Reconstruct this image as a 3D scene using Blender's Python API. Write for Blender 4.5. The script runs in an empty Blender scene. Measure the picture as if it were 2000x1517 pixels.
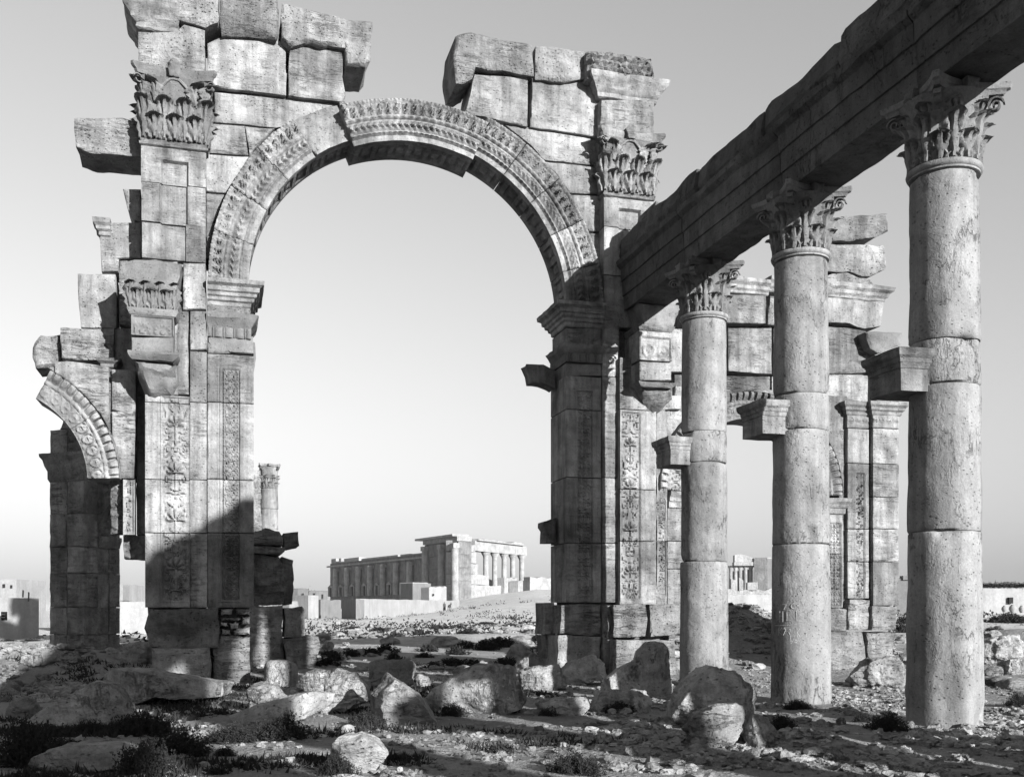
import bpy, math, random
import numpy as np
from mathutils import Vector, Matrix
from mathutils.geometry import delaunay_2d_cdt

scene = bpy.context.scene
COL = scene.collection
# ------------------------------------------------------------------ camera, sky, sun, exposure
EYE, F, CX, VH = 1.62, 2040.0, 1000.0, 1190.0        # eye height, focal length / centre / horizon in photo pixels
cam = bpy.data.cameras.new('camera')
cam.sensor_width = 36.0
cam.lens = 36.0 * F / 2000.0
cam.shift_y = (VH - 758.5) / 2000.0
cam.clip_start, cam.clip_end = 0.1, 9000
camo = bpy.data.objects.new('camera', cam)
camo.location = (0, 0, EYE)
camo.rotation_euler = (math.radians(90), 0, 0)
COL.objects.link(camo)
scene.camera = camo

SUN_AZ = (0.6157, -0.788)
SUN_TAN = 0.29
sun_dir = Vector((SUN_AZ[0], SUN_AZ[1], SUN_TAN)).normalized()
w = bpy.data.worlds.new('World')
scene.world = w
w.use_nodes = True
wn = w.node_tree.nodes
bg = wn['Background']
sky = wn.new('ShaderNodeTexSky')
sky.sky_type = 'NISHITA'
sky.sun_disc = False
sky.sun_elevation = math.atan(SUN_TAN)
sky.sun_rotation = math.atan2(SUN_AZ[0], SUN_AZ[1])
sky.altitude = 400
sky.air_density = 3.2
sky.dust_density = 0.5
sky.ozone_density = 1.0
bw = wn.new('ShaderNodeRGBToBW')                      # a black and white plate
w.node_tree.links.new(sky.outputs[0], bw.inputs[0])
w.node_tree.links.new(bw.outputs[0], bg.inputs[0])
bg.inputs[1].default_value = 0.061
sl = bpy.data.lights.new('sun', 'SUN')
sl.energy = 5.0
sl.angle = math.radians(0.5)
sl.color = (1, 1, 1)
so = bpy.data.objects.new('sun', sl)
so.rotation_euler = (-sun_dir).to_track_quat('-Z', 'Y').to_euler()
so.location = (30, -40, 40)
COL.objects.link(so)
scene.view_settings.view_transform = 'Standard'
scene.view_settings.look = 'None'
scene.view_settings.exposure = 1.4
scene.view_settings.gamma = 1.0
scene.view_settings.use_curve_mapping = False

# ------------------------------------------------------------------ helpers: noise, meshes, objects
rng = np.random.default_rng(7)
random.seed(7)

def _hash(i, j, k, seed):
    n = (i * 374761393 + j * 668265263 + k * 2147483647 + seed * 144665) & 0xFFFFFFFF
    n = ((n ^ (n >> 13)) * 1274126177) & 0xFFFFFFFF
    n = ((n ^ (n >> 16)) * 2246822519) & 0xFFFFFFFF
    return ((n ^ (n >> 15)) & 0xFFFF) / 32767.5 - 1.0

def vnoise(p, seed=0):
    p = np.asarray(p, float)
    i = np.floor(p).astype(np.int64)
    f = p - i
    f = f * f * (3 - 2 * f)
    r = 0
    for a in (0, 1):
        for b in (0, 1):
            for c in (0, 1):
                wt = (f[:, 0] if a else 1 - f[:, 0]) * (f[:, 1] if b else 1 - f[:, 1]) * (f[:, 2] if c else 1 - f[:, 2])
                r = r + wt * _hash(i[:, 0] + a, i[:, 1] + b, i[:, 2] + c, seed)
    return r

def fbm(p, octs=4, seed=0, gain=0.5):
    p = np.asarray(p, float)
    r, a = 0, 1.0
    for o in range(octs):
        r = r + a * vnoise(p * (2.03 ** o) + 17.3 * o, seed + o)
        a *= gain
    return r

def mk(name, verts, faces, mat=None, parent=None, smooth=40, **props):
    me = bpy.data.meshes.new(name)
    me.from_pydata([tuple(map(float, v)) for v in verts], [], [tuple(map(int, f)) for f in faces])
    me.update()
    if smooth:
        me.shade_smooth()
        me.set_sharp_from_angle(angle=math.radians(smooth))
    if mat:
        me.materials.append(mat)
    o = bpy.data.objects.new(name, me)
    COL.objects.link(o)
    if parent:
        o.parent = parent
    for k, v in props.items():
        if v:
            o[k] = v
    return o

def empty(name, loc, rz, label, category, group=None, **props):
    o = bpy.data.objects.new(name, None)
    o.empty_display_size = 0.3
    o.location = loc
    o.rotation_euler = (0, 0, rz)
    o['label'] = label
    o['category'] = category
    if group:
        o['group'] = group
    COL.objects.link(o)
    return o

def dup(o, parent=None, **kw):
    c = o.copy()
    COL.objects.link(c)
    if parent:
        c.parent = parent
    for ch in o.children:
        dup(ch, c)
    for k, v in kw.items():
        c[k] = v
    return c

def loft(rings, cap0=True, cap1=True, closed=True):
    rings = np.asarray(rings, float)
    M, N, _ = rings.shape
    v = rings.reshape(-1, 3)
    i = np.arange(M - 1)[:, None] * N
    if closed:
        j = np.arange(N)[None, :]
        jn = (j + 1) % N
    else:
        j = np.arange(N - 1)[None, :]
        jn = j + 1
    f = np.stack([i + j, i + jn, i + N + jn, i + N + j], -1).reshape(-1, 4).tolist()
    if cap0:
        f.append(list(range(N))[::-1])
    if cap1:
        f.append([(M - 1) * N + k for k in range(N)])
    return v, f

def grid_faces(nx, nz):
    i = np.arange(nz - 1)[:, None] * nx
    j = np.arange(nx - 1)[None, :]
    return np.stack([i + j, i + j + 1, i + nx + j + 1, i + nx + j], -1).reshape(-1, 4)

def join_mesh(parts):
    V, Fs, n = [], [], 0
    for v, f in parts:
        V.append(np.asarray(v, float))
        Fs += [[int(x) + n for x in q] for q in f]
        n += len(v)
    return np.concatenate(V), Fs

def tube(pts, rad, n=6):
    pts = np.asarray(pts, float)
    rad = np.broadcast_to(np.asarray(rad, float), (len(pts),))
    t = np.gradient(pts, axis=0)
    t /= np.linalg.norm(t, axis=1)[:, None] + 1e-9
    up = np.array([0.31, 0.17, 0.93])
    a = np.cross(t, up)
    a /= np.linalg.norm(a, axis=1)[:, None] + 1e-9
    b = np.cross(t, a)
    ph = np.arange(n) * 2 * math.pi / n
    rings = pts[:, None] + rad[:, None, None] * (a[:, None] * np.cos(ph)[None, :, None] + b[:, None] * np.sin(ph)[None, :, None])
    return loft(rings)

def resample(poly, res):
    out = []
    n = len(poly)
    for k in range(n):
        a, b = np.array(poly[k], float), np.array(poly[(k + 1) % n], float)
        m = max(1, int(round(np.linalg.norm(b - a) / res)))
        for q in range(m):
            out.append(a + (b - a) * q / m)
    return np.array(out)

def area2(p):
    x, y = p[:, 0], p[:, 1]
    return float(np.sum(x * np.roll(y, -1) - y * np.roll(x, -1)))

def inset(p, d):
    e1 = p - np.roll(p, 1, 0)
    e2 = np.roll(p, -1, 0) - p
    e1 /= np.linalg.norm(e1, axis=1)[:, None] + 1e-9
    e2 /= np.linalg.norm(e2, axis=1)[:, None] + 1e-9
    n = np.stack([-(e1 + e2)[:, 1], (e1 + e2)[:, 0]], 1)
    n /= np.linalg.norm(n, axis=1)[:, None] + 1e-9
    return p + n * d

def inside(pt, poly):
    x, y = pt[:, 0], pt[:, 1]
    r = np.zeros(len(pt), bool)
    n = len(poly)
    for k in range(n):
        x1, y1 = poly[k]
        x2, y2 = poly[(k + 1) % n]
        c = ((y1 > y) != (y2 > y))
        with np.errstate(divide='ignore', invalid='ignore'):
            xi = (x2 - x1) * (y - y1) / (y2 - y1 + 1e-12) + x1
        r ^= c & (x < xi)
    return r

def slab_mesh(poly, d, dback, rough=0.012, res=0.11, gap=0.007, chip=0.022, edge=0.010, strata=1.0, seed=0, relief=None):
    """A dressed stone: outline POLY (s, z), front face at depth d, back at dback; worn edges, uneven face."""
    P = np.array(poly, float)
    if area2(P) < 0:
        P = P[::-1]
    B = resample(P, res)
    B = inset(B, gap)
    q3 = np.column_stack([B, np.full(len(B), seed * 3.7)])
    nb = np.stack([fbm(q3 * 3.1, 3, seed + 5), fbm(q3 * 3.1, 3, seed + 9)], 1)
    B = B + nb * edge
    I = inset(B, max(0.02, chip))
    lo, hi = B.min(0), B.max(0)
    gx = np.arange(lo[0] + res * .5, hi[0], res)
    gz = np.arange(lo[1] + res * .5, hi[1], res * .8)
    G = np.stack(np.meshgrid(gx, gz), -1).reshape(-1, 2)
    if len(G):
        G = G + (np.random.default_rng(seed).random(G.shape) - .5) * res * .5
        core = inset(B, max(0.02, chip) + res * .3)
        G = G[inside(G, core)]
    A = np.concatenate([B, I, G]) if len(G) else np.concatenate([B, I])
    nB = len(B)
    edges = [(k, (k + 1) % nB) for k in range(nB)]
    r = delaunay_2d_cdt([Vector(p) for p in A], edges, [], 1, 1e-5)
    V2 = np.array([tuple(p) for p in r[0]])
    orig = r[3]
    isb = np.array([any(o < nB for o in og) for og in orig])
    p3 = np.column_stack([V2[:, 0] * 1.1, V2[:, 1] * 4.0, np.full(len(V2), seed * 1.37)])
    h = rough * fbm(p3 * strata, 4, seed) + rough * .7 * fbm(np.column_stack([V2 * 2.2, np.full(len(V2), seed * .71)]), 3, seed + 3)
    if relief is not None:
        h = h + relief(V2[:, 0], V2[:, 1])
    dist_chip = chip * (0.6 + 0.7 * np.clip(fbm(p3 * 1.7, 2, seed + 21), 0, 1))
    dep = np.where(isb, d - dist_chip + h * .3, d + h)
    V = np.column_stack([V2[:, 0], -dep, V2[:, 1]])
    faces = [list(f) for f in r[2]]
    # ordered boundary
    idx_of = {}
    for k, og in enumerate(orig):
        for o in og:
            if o < nB:
                idx_of[o] = k
    loopv = [idx_of[k] for k in range(nB) if k in idx_of]
    n0 = len(V)
    bk = V[loopv].copy()
    mid = bk.copy()
    bk[:, 1] = -dback
    mid[:, 1] = -(d - (d - dback) * .4)
    nm = fbm(np.column_stack([bk[:, 0], np.full(len(bk), seed + .5), bk[:, 2]]) * 3, 2, seed + 31)[:, None]
    ctr = V2.mean(0)
    dirv = np.column_stack([bk[:, 0] - ctr[0], np.zeros(len(bk)), bk[:, 2] - ctr[1]])
    dirv /= np.linalg.norm(dirv, axis=1)[:, None] + 1e-6
    mid -= dirv * np.clip(nm, 0, 1) * rough * 1.5
    V = np.concatenate([V, mid, bk])
    m = len(loopv)
    for k in range(m):
        kn = (k + 1) % m
        faces.append([loopv[kn], loopv[k], n0 + k, n0 + kn])
        faces.append([n0 + kn, n0 + k, n0 + m + k, n0 + m + kn])
    faces.append([n0 + m + k for k in range(m)])
    return V, faces

def hf_mesh(s0, s1, z0, z1, d, dback, func, res=0.03, gap=0.008, rough=0.006, seed=0):
    """A carved stone: rectangular face whose relief is FUNC(s, z)."""
    s0 += gap; s1 -= gap; z0 += gap; z1 -= gap
    nx = max(3, int((s1 - s0) / res) + 1)
    nz = max(3, int((z1 - z0) / res) + 1)
    S, Z = np.meshgrid(np.linspace(s0, s1, nx), np.linspace(z0, z1, nz))
    s, z = S.ravel(), Z.ravel()
    h = func(s, z) + rough * fbm(np.column_stack([s * 1.2, z * 5, np.full(len(s), seed * 1.3)]), 4, seed)
    e = np.minimum(np.minimum(s - s0, s1 - s), np.minimum(z - z0, z1 - z))
    h = h - np.clip(0.014 - e, 0, 0.014) * (1 + .8 * vnoise(np.column_stack([s * 4, z * 4, s * 0 + seed]), seed))
    V = np.column_stack([s, -(d + h), z])
    Fc = grid_faces(nx, nz).tolist()
    loop = list(range(nx)) + [nx - 1 + nx * k for k in range(1, nz)] + [nx * nz - 1 - k for k in range(1, nx)] + [nx * (nz - 1 - k) for k in range(1, nz - 1)]
    n0 = len(V)
    bk = V[loop].copy()
    bk[:, 1] = -dback
    V = np.concatenate([V, bk])
    m = len(loop)
    for k in range(m):
        kn = (k + 1) % m
        Fc.append([loop[kn], loop[k], n0 + k, n0 + kn])
    Fc.append([n0 + k for k in range(m)])
    return V, Fc

def mould_mesh(prof, x0, x1, y0, y1, ex=(1, 1, 1, 0), res=0.12, wear=0.008, seed=0):
    """Moulding round a block: PROF rows (projection, z) upward; ex = which of x0, x1, y0(front), y1(back) sides project."""
    rings = []
    nx = max(2, int((x1 - x0) / res))
    ny = max(2, int((y1 - y0) / res))
    for p, z in prof:
        a0, a1, b0, b1 = x0 - p * ex[0], x1 + p * ex[1], y0 - p * ex[2], y1 + p * ex[3]
        R = []
        for k in range(nx): R.append((a0 + (a1 - a0) * k / nx, b0, z))
        for k in range(ny): R.append((a1, b0 + (b1 - b0) * k / ny, z))
        for k in range(nx): R.append((a1 + (a0 - a1) * k / nx, b1, z))
        for k in range(ny): R.append((a0, b1 + (b0 - b1) * k / ny, z))
        R = np.array(R)
        n1 = fbm(R * 3.3 + seed, 3, seed)
        n2 = fbm(R * 3.3 + seed, 3, seed + 11)
        ctr = np.array([(x0 + x1) / 2, (y0 + y1) / 2, z])
        dv = R - ctr
        dv[:, 2] = 0
        dv /= np.linalg.norm(dv, axis=1)[:, None] + 1e-6
        R = R - dv * (np.clip(n1, 0, 1) * wear * 2.5)[:, None]
        R[:, 2] += n2 * wear * .5
        rings.append(R)
    return loft(rings)

# ------------------------------------------------------------------ materials (a monochrome place: only grey values)
class NT:
    def __init__(s, name):
        s.m = bpy.data.materials.new(name)
        s.m.use_nodes = True
        s.t = s.m.node_tree
        s.b = s.t.nodes['Principled BSDF']
        s.b.inputs['Roughness'].default_value = 0.95
        s.b.inputs['Specular IOR Level'].default_value = 0.15
    def n(s, typ, ins=None, **at):
        q = s.t.nodes.new(typ)
        for k, v in at.items():
            setattr(q, k, v)
        for k, v in (ins or {}).items():
            if isinstance(v, bpy.types.NodeSocket):
                s.t.links.new(v, q.inputs[k])
            else:
                q.inputs[k].default_value = v
        return q
    def math(s, op, a, b=0.0, c=None, clamp=False):
        ins = {0: a, 1: b}
        if c is not None:
            ins[2] = c
        return s.n('ShaderNodeMath', ins, operation=op, use_clamp=clamp).outputs[0]
    def noise(s, vec, scale, detail=4, rough=0.55, dist=0.0):
        return s.n('ShaderNodeTexNoise', {'Vector': vec, 'Scale': scale, 'Detail': detail, 'Roughness': rough, 'Distortion': dist}).outputs[0]
    def mapr(s, v, a, b, c, d):
        return s.n('ShaderNodeMapRange', {0: v, 1: a, 2: b, 3: c, 4: d}).outputs[0]
    def coords(s, scale=(1, 1, 1), jitter=True):
        tc = s.n('ShaderNodeTexCoord').outputs['Object']
        if jitter:
            oi = s.n('ShaderNodeObjectInfo').outputs['Random']
            off = s.n('ShaderNodeCombineXYZ', {0: s.math('MULTIPLY', oi, 37.0), 1: s.math('MULTIPLY', oi, 53.0), 2: s.math('MULTIPLY', oi, 71.0)}).outputs[0]
            tc = s.n('ShaderNodeVectorMath', {0: tc, 1: off}, operation='ADD').outputs[0]
        return tc
    def scaled(s, vec, sc):
        return s.n('ShaderNodeVectorMath', {0: vec, 1: sc}, operation='MULTIPLY').outputs[0]
    def bump(s, h, strength, dist, prev=None):
        ins = {'Height': h, 'Strength': strength, 'Distance': dist}
        if prev is not None:
            ins['Normal'] = prev
        return s.n('ShaderNodeBump', ins).outputs[0]
    def out(s, col, nrm=None):
        s.t.links.new(col, s.b.inputs['Base Color'])
        if nrm is not None:
            s.t.links.new(nrm, s.b.inputs['Normal'])
        return s.m

def stone(name, base, var=0.35, strata=0.6, pits=0.5, crack=0.0, fine=0.5, stain=0.3, tone=0.12, zs=7.0, dist=0.03):
    s = NT(name)
    v = s.coords()
    big = s.noise(v, 0.55, 5, 0.6, 0.4)
    rnd = s.n('ShaderNodeObjectInfo').outputs['Random']
    kst = s.mapr(s.math('FRACT', s.math('MULTIPLY', rnd, 7.31)), 0, 1, .15, 1.0)      # bedding shows more on some stones than on others
    mid = s.noise(v, 3.0, 7, 0.7, 0.4)
    st = s.noise(s.scaled(v, (1.3, 1.3, zs)), 1.6, 7, 0.7, 0.8)
    seam = s.mapr(s.math('ABSOLUTE', s.math('SUBTRACT', s.noise(s.scaled(v, (0.9, 0.9, zs * .75)), 1.3, 6, 0.62, 0.5), 0.47)), 0.0, 0.03, 0.0, 1.0)
    seam = s.math('MAXIMUM', seam, s.mapr(s.noise(v, 1.7, 4), 0.46, 0.60, 1.0, 0.0))
    flat_st = s.math('ADD', s.math('MULTIPLY', s.math('SUBTRACT', st, .55), kst), .55)
    st = flat_st
    seam = s.math('SUBTRACT', 1.0, s.math('MULTIPLY', s.math('SUBTRACT', 1.0, seam), kst))
    streak = s.noise(s.scaled(v, (4.0, 4.0, 0.35)), 1.0, 5, 0.65)
    fn = s.noise(v, 34.0, 6, 0.75)
    vor = s.n('ShaderNodeTexVoronoi', {'Vector': s.scaled(v, (1, 1, 1.8)), 'Scale': 11.0}, feature='F1').outputs['Distance']
    pit = s.mapr(s.math('ADD', vor, s.math('MULTIPLY', mid, 0.6)), 0.34, 0.50, 0.0, 1.0)
    c = s.mapr(big, 0.32, 0.68, 1 - var, 1 + var * .55)
    c = s.math('MULTIPLY', c, s.mapr(mid, 0.25, 0.75, 1 - var * .75, 1 + var * .55))
    c = s.math('MULTIPLY', c, s.mapr(st, 0.3, 0.62, 1 - 0.36 * strata, 1.08))
    c = s.math('MULTIPLY', c, s.mapr(seam, 0, 1, 1 - 0.42 * min(1, strata), 1.0))
    c = s.math('MULTIPLY', c, s.mapr(streak, 0.38, 0.58, 1 - stain, 1.0))
    c = s.math('MULTIPLY', c, s.mapr(fn, 0.3, 0.7, 0.78, 1.2))
    c = s.math('MULTIPLY', c, s.mapr(pit, 0, 1, 1 - 0.4 * min(1.2, pits), 1.0))
    oi = s.n('ShaderNodeObjectInfo').outputs['Random']
    c = s.math('MULTIPLY', c, s.mapr(oi, 0, 1, 1 - tone, 1 + tone))
    c = s.math('MULTIPLY', c, base)
    h = s.math('MULTIPLY', st, strata)
    h = s.math('ADD', h, s.math('MULTIPLY', seam, 0.45 * strata))
    h = s.math('ADD', h, s.math('MULTIPLY', pit, 0.6 * pits))
    h = s.math('ADD', h, s.math('MULTIPLY', mid, 1.0))
    if crack:
        wv = s.noise(s.scaled(v, (3.6, 3.6, 1.3)), 1.0, 7, 0.62, 0.4)
        rid = s.math('ABSOLUTE', s.math('SUBTRACT', wv, 0.5))
        gate = s.mapr(s.noise(v, 1.3, 6, .65), 0.50, 0.60, 0.0, 1.0)
        crk = s.math('SUBTRACT', 1.0, s.math('MULTIPLY', gate, s.mapr(rid, 0.0, 0.016, 1.0, 0.0)))
        flake = s.mapr(s.noise(s.scaled(v, (9, 9, 3.0)), 1.0, 6, .7), .42, .58, 0.0, 1.0)
        h = s.math('ADD', h, s.math('MULTIPLY', s.math('MULTIPLY', flake, gate), .5 * crack))
        h = s.math('ADD', h, s.math('MULTIPLY', crk, 0.9 * crack))
        c = s.math('MULTIPLY', c, s.mapr(crk, 0, 1, 1 - .35 * crack, 1.0))
    n1 = s.bump(h, 1.0, dist)
    n2 = s.bump(fn, 0.6 * fine, 0.015, n1)
    return s.out(c, n2)

M_WALL = stone('limestone', 0.235, var=0.58, strata=0.75, pits=0.7, stain=0.42, dist=.06, tone=.2)
M_ROUGH = stone('weathered_limestone', 0.225, var=0.55, strata=0.75, pits=1.5, stain=0.3, dist=0.12, tone=.18)
M_CARVE = stone('carved_limestone', 0.22, var=0.58, strata=0.5, pits=0.5, stain=0.42, dist=.05, tone=.16)
M_CAP = stone('capital_limestone', 0.14, var=0.42, strata=0.2, pits=0.6, stain=0.2, dist=.035)
M_COLUMN = stone('column_limestone', 0.20, var=0.36, strata=0.05, pits=0.7, crack=0.7, stain=0.3, zs=1.0, dist=0.035, tone=.1)
M_ROCK = stone('boulder_limestone', 0.31, var=0.45, strata=0.9, pits=0.8, crack=0.9, zs=4.0, dist=0.10)
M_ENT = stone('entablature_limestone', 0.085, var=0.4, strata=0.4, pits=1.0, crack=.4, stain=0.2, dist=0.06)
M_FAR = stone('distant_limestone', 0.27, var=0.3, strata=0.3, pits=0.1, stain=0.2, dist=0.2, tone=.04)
M_FARSHADE = stone('shaded_distant_limestone', 0.16, var=0.35, strata=0.3, pits=0.1, stain=0.3, dist=0.2, tone=.04)  # darker copy of the distant stone, painting shade onto the temple's left faces

# ------------------------------------------------------------------ the wall plane of the arch
TH = math.atan(0.279)
EX = np.array([math.cos(TH), math.sin(TH)])            # along the wall, to the right
NX = np.array([math.sin(TH), -math.cos(TH)])           # out of the wall, towards the street
P0 = np.array([0.0, 24.8])

def W2(u, v, d=0.0):
    """photo pixel -> (s, z) on the plane standing d in front of the arch wall"""
    a = (u - CX) / F
    Y = (d + P0 @ NX) / (a * NX[0] + NX[1])
    s = (Y * a - P0[0]) * EX[0] + (Y - P0[1]) * EX[1]
    return s, EYE + (VH - v) / F * Y

def poly_w(px, d):
    return [W2(u, v, d) for u, v in px]

def wall_to_world(s, d, z):
    p = P0 + EX * s + NX * d
    return Vector((p[0], p[1], z))

arch = empty('monumental_arch', (P0[0], P0[1], 0), TH,
             'great ruined stone arch with a carved archivolt, a slipped keystone and stepped broken masonry', 'arch')
_sd = [100]
def seed():
    _sd[0] += 1
    return _sd[0]

def blk(px, d=0.0, db=-0.9, rough=0.016, name='stone_block', mat=None, gap=0.007, chip=0.022, edge=0.010, parent=None, res=0.12, **kw):
    V, Fc = slab_mesh(poly_w(px, d), d, db, rough=rough, gap=gap, chip=chip, edge=edge, res=res, seed=seed(), **kw)
    return mk(name, V, Fc, mat or M_WALL, parent or arch, 42)

def hfb(u0, u1, v0, v1, d, func=None, db=-0.9, name='stone_block', mat=None, res=0.04, parent=None, rough=0.008, gap=0.004):
    um = (u0 + u1) / 2
    s0, s1 = W2(u0, v0, d)[0], W2(u1, v0, d)[0]
    z1, z0 = W2(um, v0, d)[1], W2(um, v1, d)[1]
    f = func or (lambda s, z: s * 0)
    V, Fc = hf_mesh(s0, s1, z0, z1, d, db, f, res=res, seed=seed(), rough=rough, gap=gap)
    return mk(name, V, Fc, mat or M_WALL, parent or arch, 40)

def mld(prof, u0, u1, v, d, db=-0.8, ex=(1, 1, 1, 0), name='cornice', mat=None, wear=0.012, parent=None):
    """prof rows (projection, height above the moulding's foot); v = pixel row of the foot at the middle"""
    s0, s1 = W2(u0, v, d)[0], W2(u1, v, d)[0]
    z = W2((u0 + u1) / 2, v, d)[1]
    V, Fc = mould_mesh([(p, z + h) for p, h in prof], s0, s1, -d, -db, ex, seed=seed(), wear=wear)
    return mk(name, V, Fc, mat or M_CARVE, parent or arch, 30)

# ---- carved ornament as height fields (metres)
def ring(r, r0, w):
    return np.clip(1 - np.abs(r - r0) / w, 0, 1)

def rosettes(s, z, s0, s1, cols=2):
    wd = (s1 - s0) / cols
    c = np.clip(np.floor((s - s0) / wd), 0, cols - 1)
    cx = s0 + (c + .5) * wd
    k = np.floor(z / wd)
    cz = (k + .5) * wd
    r = np.hypot(s - cx, z - cz) / wd
    ph = np.arctan2(z - cz, s - cx)
    h = .07 * ring(r, .43, .08)
    h = h + .08 * (r < .36) * (.45 + .55 * np.cos(6 * ph)) * np.clip(1.1 - r / .36, 0, 1) + .03 * (r < .1)
    corner = np.hypot(np.abs(s - cx) / wd - .5, np.abs(z - cz) / wd - .5)
    return h + .06 * (corner < .16)

def arabesque(s, z, s0, s1, sym=True, k=1.0, off=0.0):
    """dense scrolling foliage, mirrored about the middle of the field"""
    hw = (s1 - s0) / 2
    x = (s - (s0 + s1) / 2) / hw
    if sym:
        x = np.abs(x)
    y = z / hw + off
    q = np.column_stack([x * 1.25 * k, y * .95 * k, np.full(len(s), off + .3)])
    f = fbm(q, 2, 61, .45)
    loops = np.clip(np.cos(f * 13.0) * 1.5 - .1, 0, 1)
    vein = .6 + .4 * np.cos(40 * (f + .18 * x))
    h = .075 * loops * vein
    return h * (.55 + .45 * np.clip((1.0 - x) * 6, 0, 1))

def palmettes(s, z, s0, s1, P=1.02):
    x = (s - (s0 + s1) / 2) / ((s1 - s0) / 2)
    k = np.floor(z / P)
    y = z / P - k
    yy = (y - .45) * P / ((s1 - s0) / 2)
    r = np.hypot(x, yy)
    ph = np.arctan2(x, yy + .02)
    j = vnoise(np.column_stack([k * 3.1, k * .7, k * 0]), 3)
    Rm = 1.0 + .15 * j - .22 * np.abs(ph) / 1.6
    pet = np.abs(np.cos(ph * (4.0 + .6 * j) + .35 * np.sin(r * 5)))
    pal = .09 * (np.abs(ph) < 1.9) * np.clip(pet * 1.5 - .45, 0, 1) * np.clip((Rm - r) * 6, 0, 1)
    m = np.clip((r - Rm) * 8 + .6 * (np.abs(ph) > 1.9), 0, 1)
    h = np.maximum(pal, m * arabesque(s, z, s0, s1, off=3.7))
    return np.maximum(h, .06 * np.clip(1 - np.abs(x) * 9, 0, 1) * (yy < .1))

def vine(s, z, s0, s1, P=0.62):
    return arabesque(s, z, s0, s1, sym=False, k=.8, off=9.1)
def egg_dart(s, z, P=.22):
    x = (s / P) % 1 - .5
    return .045 * np.sqrt(np.clip(1 - (x / .36) ** 2, 0, 1)) + .03 * (np.abs(np.abs(x) - .47) < .04)

def carved(u0, u1, v0, v1, d, pat, ground=-.035, border=True, worn=0.0):
    """a sunk carved field inside a stone face; returns relief(s, z)"""
    um = (u0 + u1) / 2
    s0, s1 = W2(u0, v0, d)[0], W2(u1, v0, d)[0]
    z1, z0 = W2(um, v0, d)[1], W2(um, v1, d)[1]
    def f(s, z):
        ins = (s > s0) & (s < s1) & (z > z0) & (z < z1)
        e = np.minimum(np.minimum(s - s0, s1 - s), np.minimum(z - z0, z1 - z))
        h = np.where(ins, ground, 0.0)
        if pat is not None:
            o = pat(s, z, s0 + .02, s1 - .02)
            if worn:
                o = o * np.clip(.9 - worn * fbm(np.column_stack([s * 1.5, z * 1.1, s * 0 + 4.4]), 3, 77), 0.05, 1.1)
            h = h + np.where(ins & (e > .02), o, 0)
        if border:
            h = h + .022 * np.clip(1 - np.abs(e + .035) / .022, 0, 1) + .012 * np.clip(1 - np.abs(e + .085) / .018, 0, 1)
        return h
    return f

# ------------------------------------------------------------------ ARCH: left attic, cornice and spandrel
blk([(271, -34), (427, -34), (427, 44), (400, 52), (335, 32), (272, 18)], .46, rough=.05, mat=M_ROUGH, edge=.04, chip=.06)
blk([(429, -34), (545, -34), (546, 62), (541, 80), (500, 72), (430, 70)], .27, rough=.05, mat=M_ROUGH, edge=.04, chip=.06)
blk([(550, 4), (590, 12), (632, 24), (680, 34), (728, 40), (727, 80), (723, 122), (714, 135), (674, 127), (674, 94), (600, 84), (563, 90), (549, 78)], .30, rough=.05, mat=M_ROUGH, edge=.035, chip=.06)
CORN = [(0, 0), (.05, .03), (.06, .12), (.14, .2), (.16, .27), (.27, .38), (.3, .44), (.3, .52), (0.05, .54)]
mld(CORN, 270, 352, 62, .34, ex=(1, 0, 1, 0), wear=.03)
blk([(269, 62), (345, 62), (360, 45), (401, 60), (401, 148), (271, 150)], .34, rough=.025, mat=M_ROUGH)
blk([(404, 84), (430, 72), (500, 74), (548, 80), (559, 90), (559, 186), (424, 171), (404, 168)], .14, rough=.016)
blk([(565, 90), (600, 84), (640, 92), (673, 98), (670, 150), (676, 186), (668, 199), (563, 187)], .14, rough=.02)
blk([(658, 186), (676, 190), (678, 206), (664, 206)], .10, rough=.03, edge=.03)
blk([(418, 179), (560, 190), (662, 203), (640, 210), (600, 226), (562, 245), (540, 249), (418, 239)], 0)
blk([(410, 241), (478, 246), (486, 305), (410, 299)], 0)
blk([(479, 247), (538, 251), (500, 288), (487, 303)], 0)
blk([(402, 301), (487, 306), (462, 345), (440, 377), (402, 374)], 0)
blk([(402, 377), (438, 380), (420, 432), (410, 505), (402, 505)], 0)
# upper left pilaster
pan = carved(315, 366, 315, 440, .34, None, ground=-.085, border=True)
hfb(275, 403, 287, 360, .34, pan, mat=M_CARVE)
hfb(276, 402, 361, 436, .34, pan, mat=M_CARVE)
hfb(277, 362, 437, 506, .34, pan, mat=M_CARVE)
hfb(363, 402, 439, 512, .34, mat=M_WALL)
mld([(0, 0), (.05, .03), (.055, .08), (.02, .1), (.03, .15), (0, .17)], 277, 402, 291, .34, name='necking_moulding')
# stepped masonry left of the pilaster
blk([(143, 229), (190, 230), (235, 228), (262, 234), (276, 240), (276, 306), (230, 303), (180, 298), (148, 289)], -.15, -1.2, rough=.03, edge=.03, mat=M_ROUGH)
blk([(240, 368), (276, 369), (276, 432), (262, 430), (250, 408)], -.4, -1.2, rough=.03, edge=.02)
blk([(193, 434), (276, 434), (276, 505), (233, 505), (231, 530), (198, 532)], -.45, -1.3, rough=.012)
mld([(0, 0), (.03, .02), (.03, .1), (.08, .14), (.09, .2), (.15, .26), (.16, .36), (0, .38)], 196, 216, 462, -.45, -1.2, ex=(1, 0, 1, 0))
blk([(151, 534), (226, 535), (228, 560), (228, 632), (226, 640), (158, 640), (153, 600)], -.45, -1.3, rough=.02)
blk([(232, 507), (290, 507), (290, 640), (232, 634)], -.55, -1.3)
blk([(117, 640), (222, 640), (222, 703), (150, 704), (119, 700)], -.35, -1.2, rough=.03, mat=M_ROUGH, edge=.02)
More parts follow.
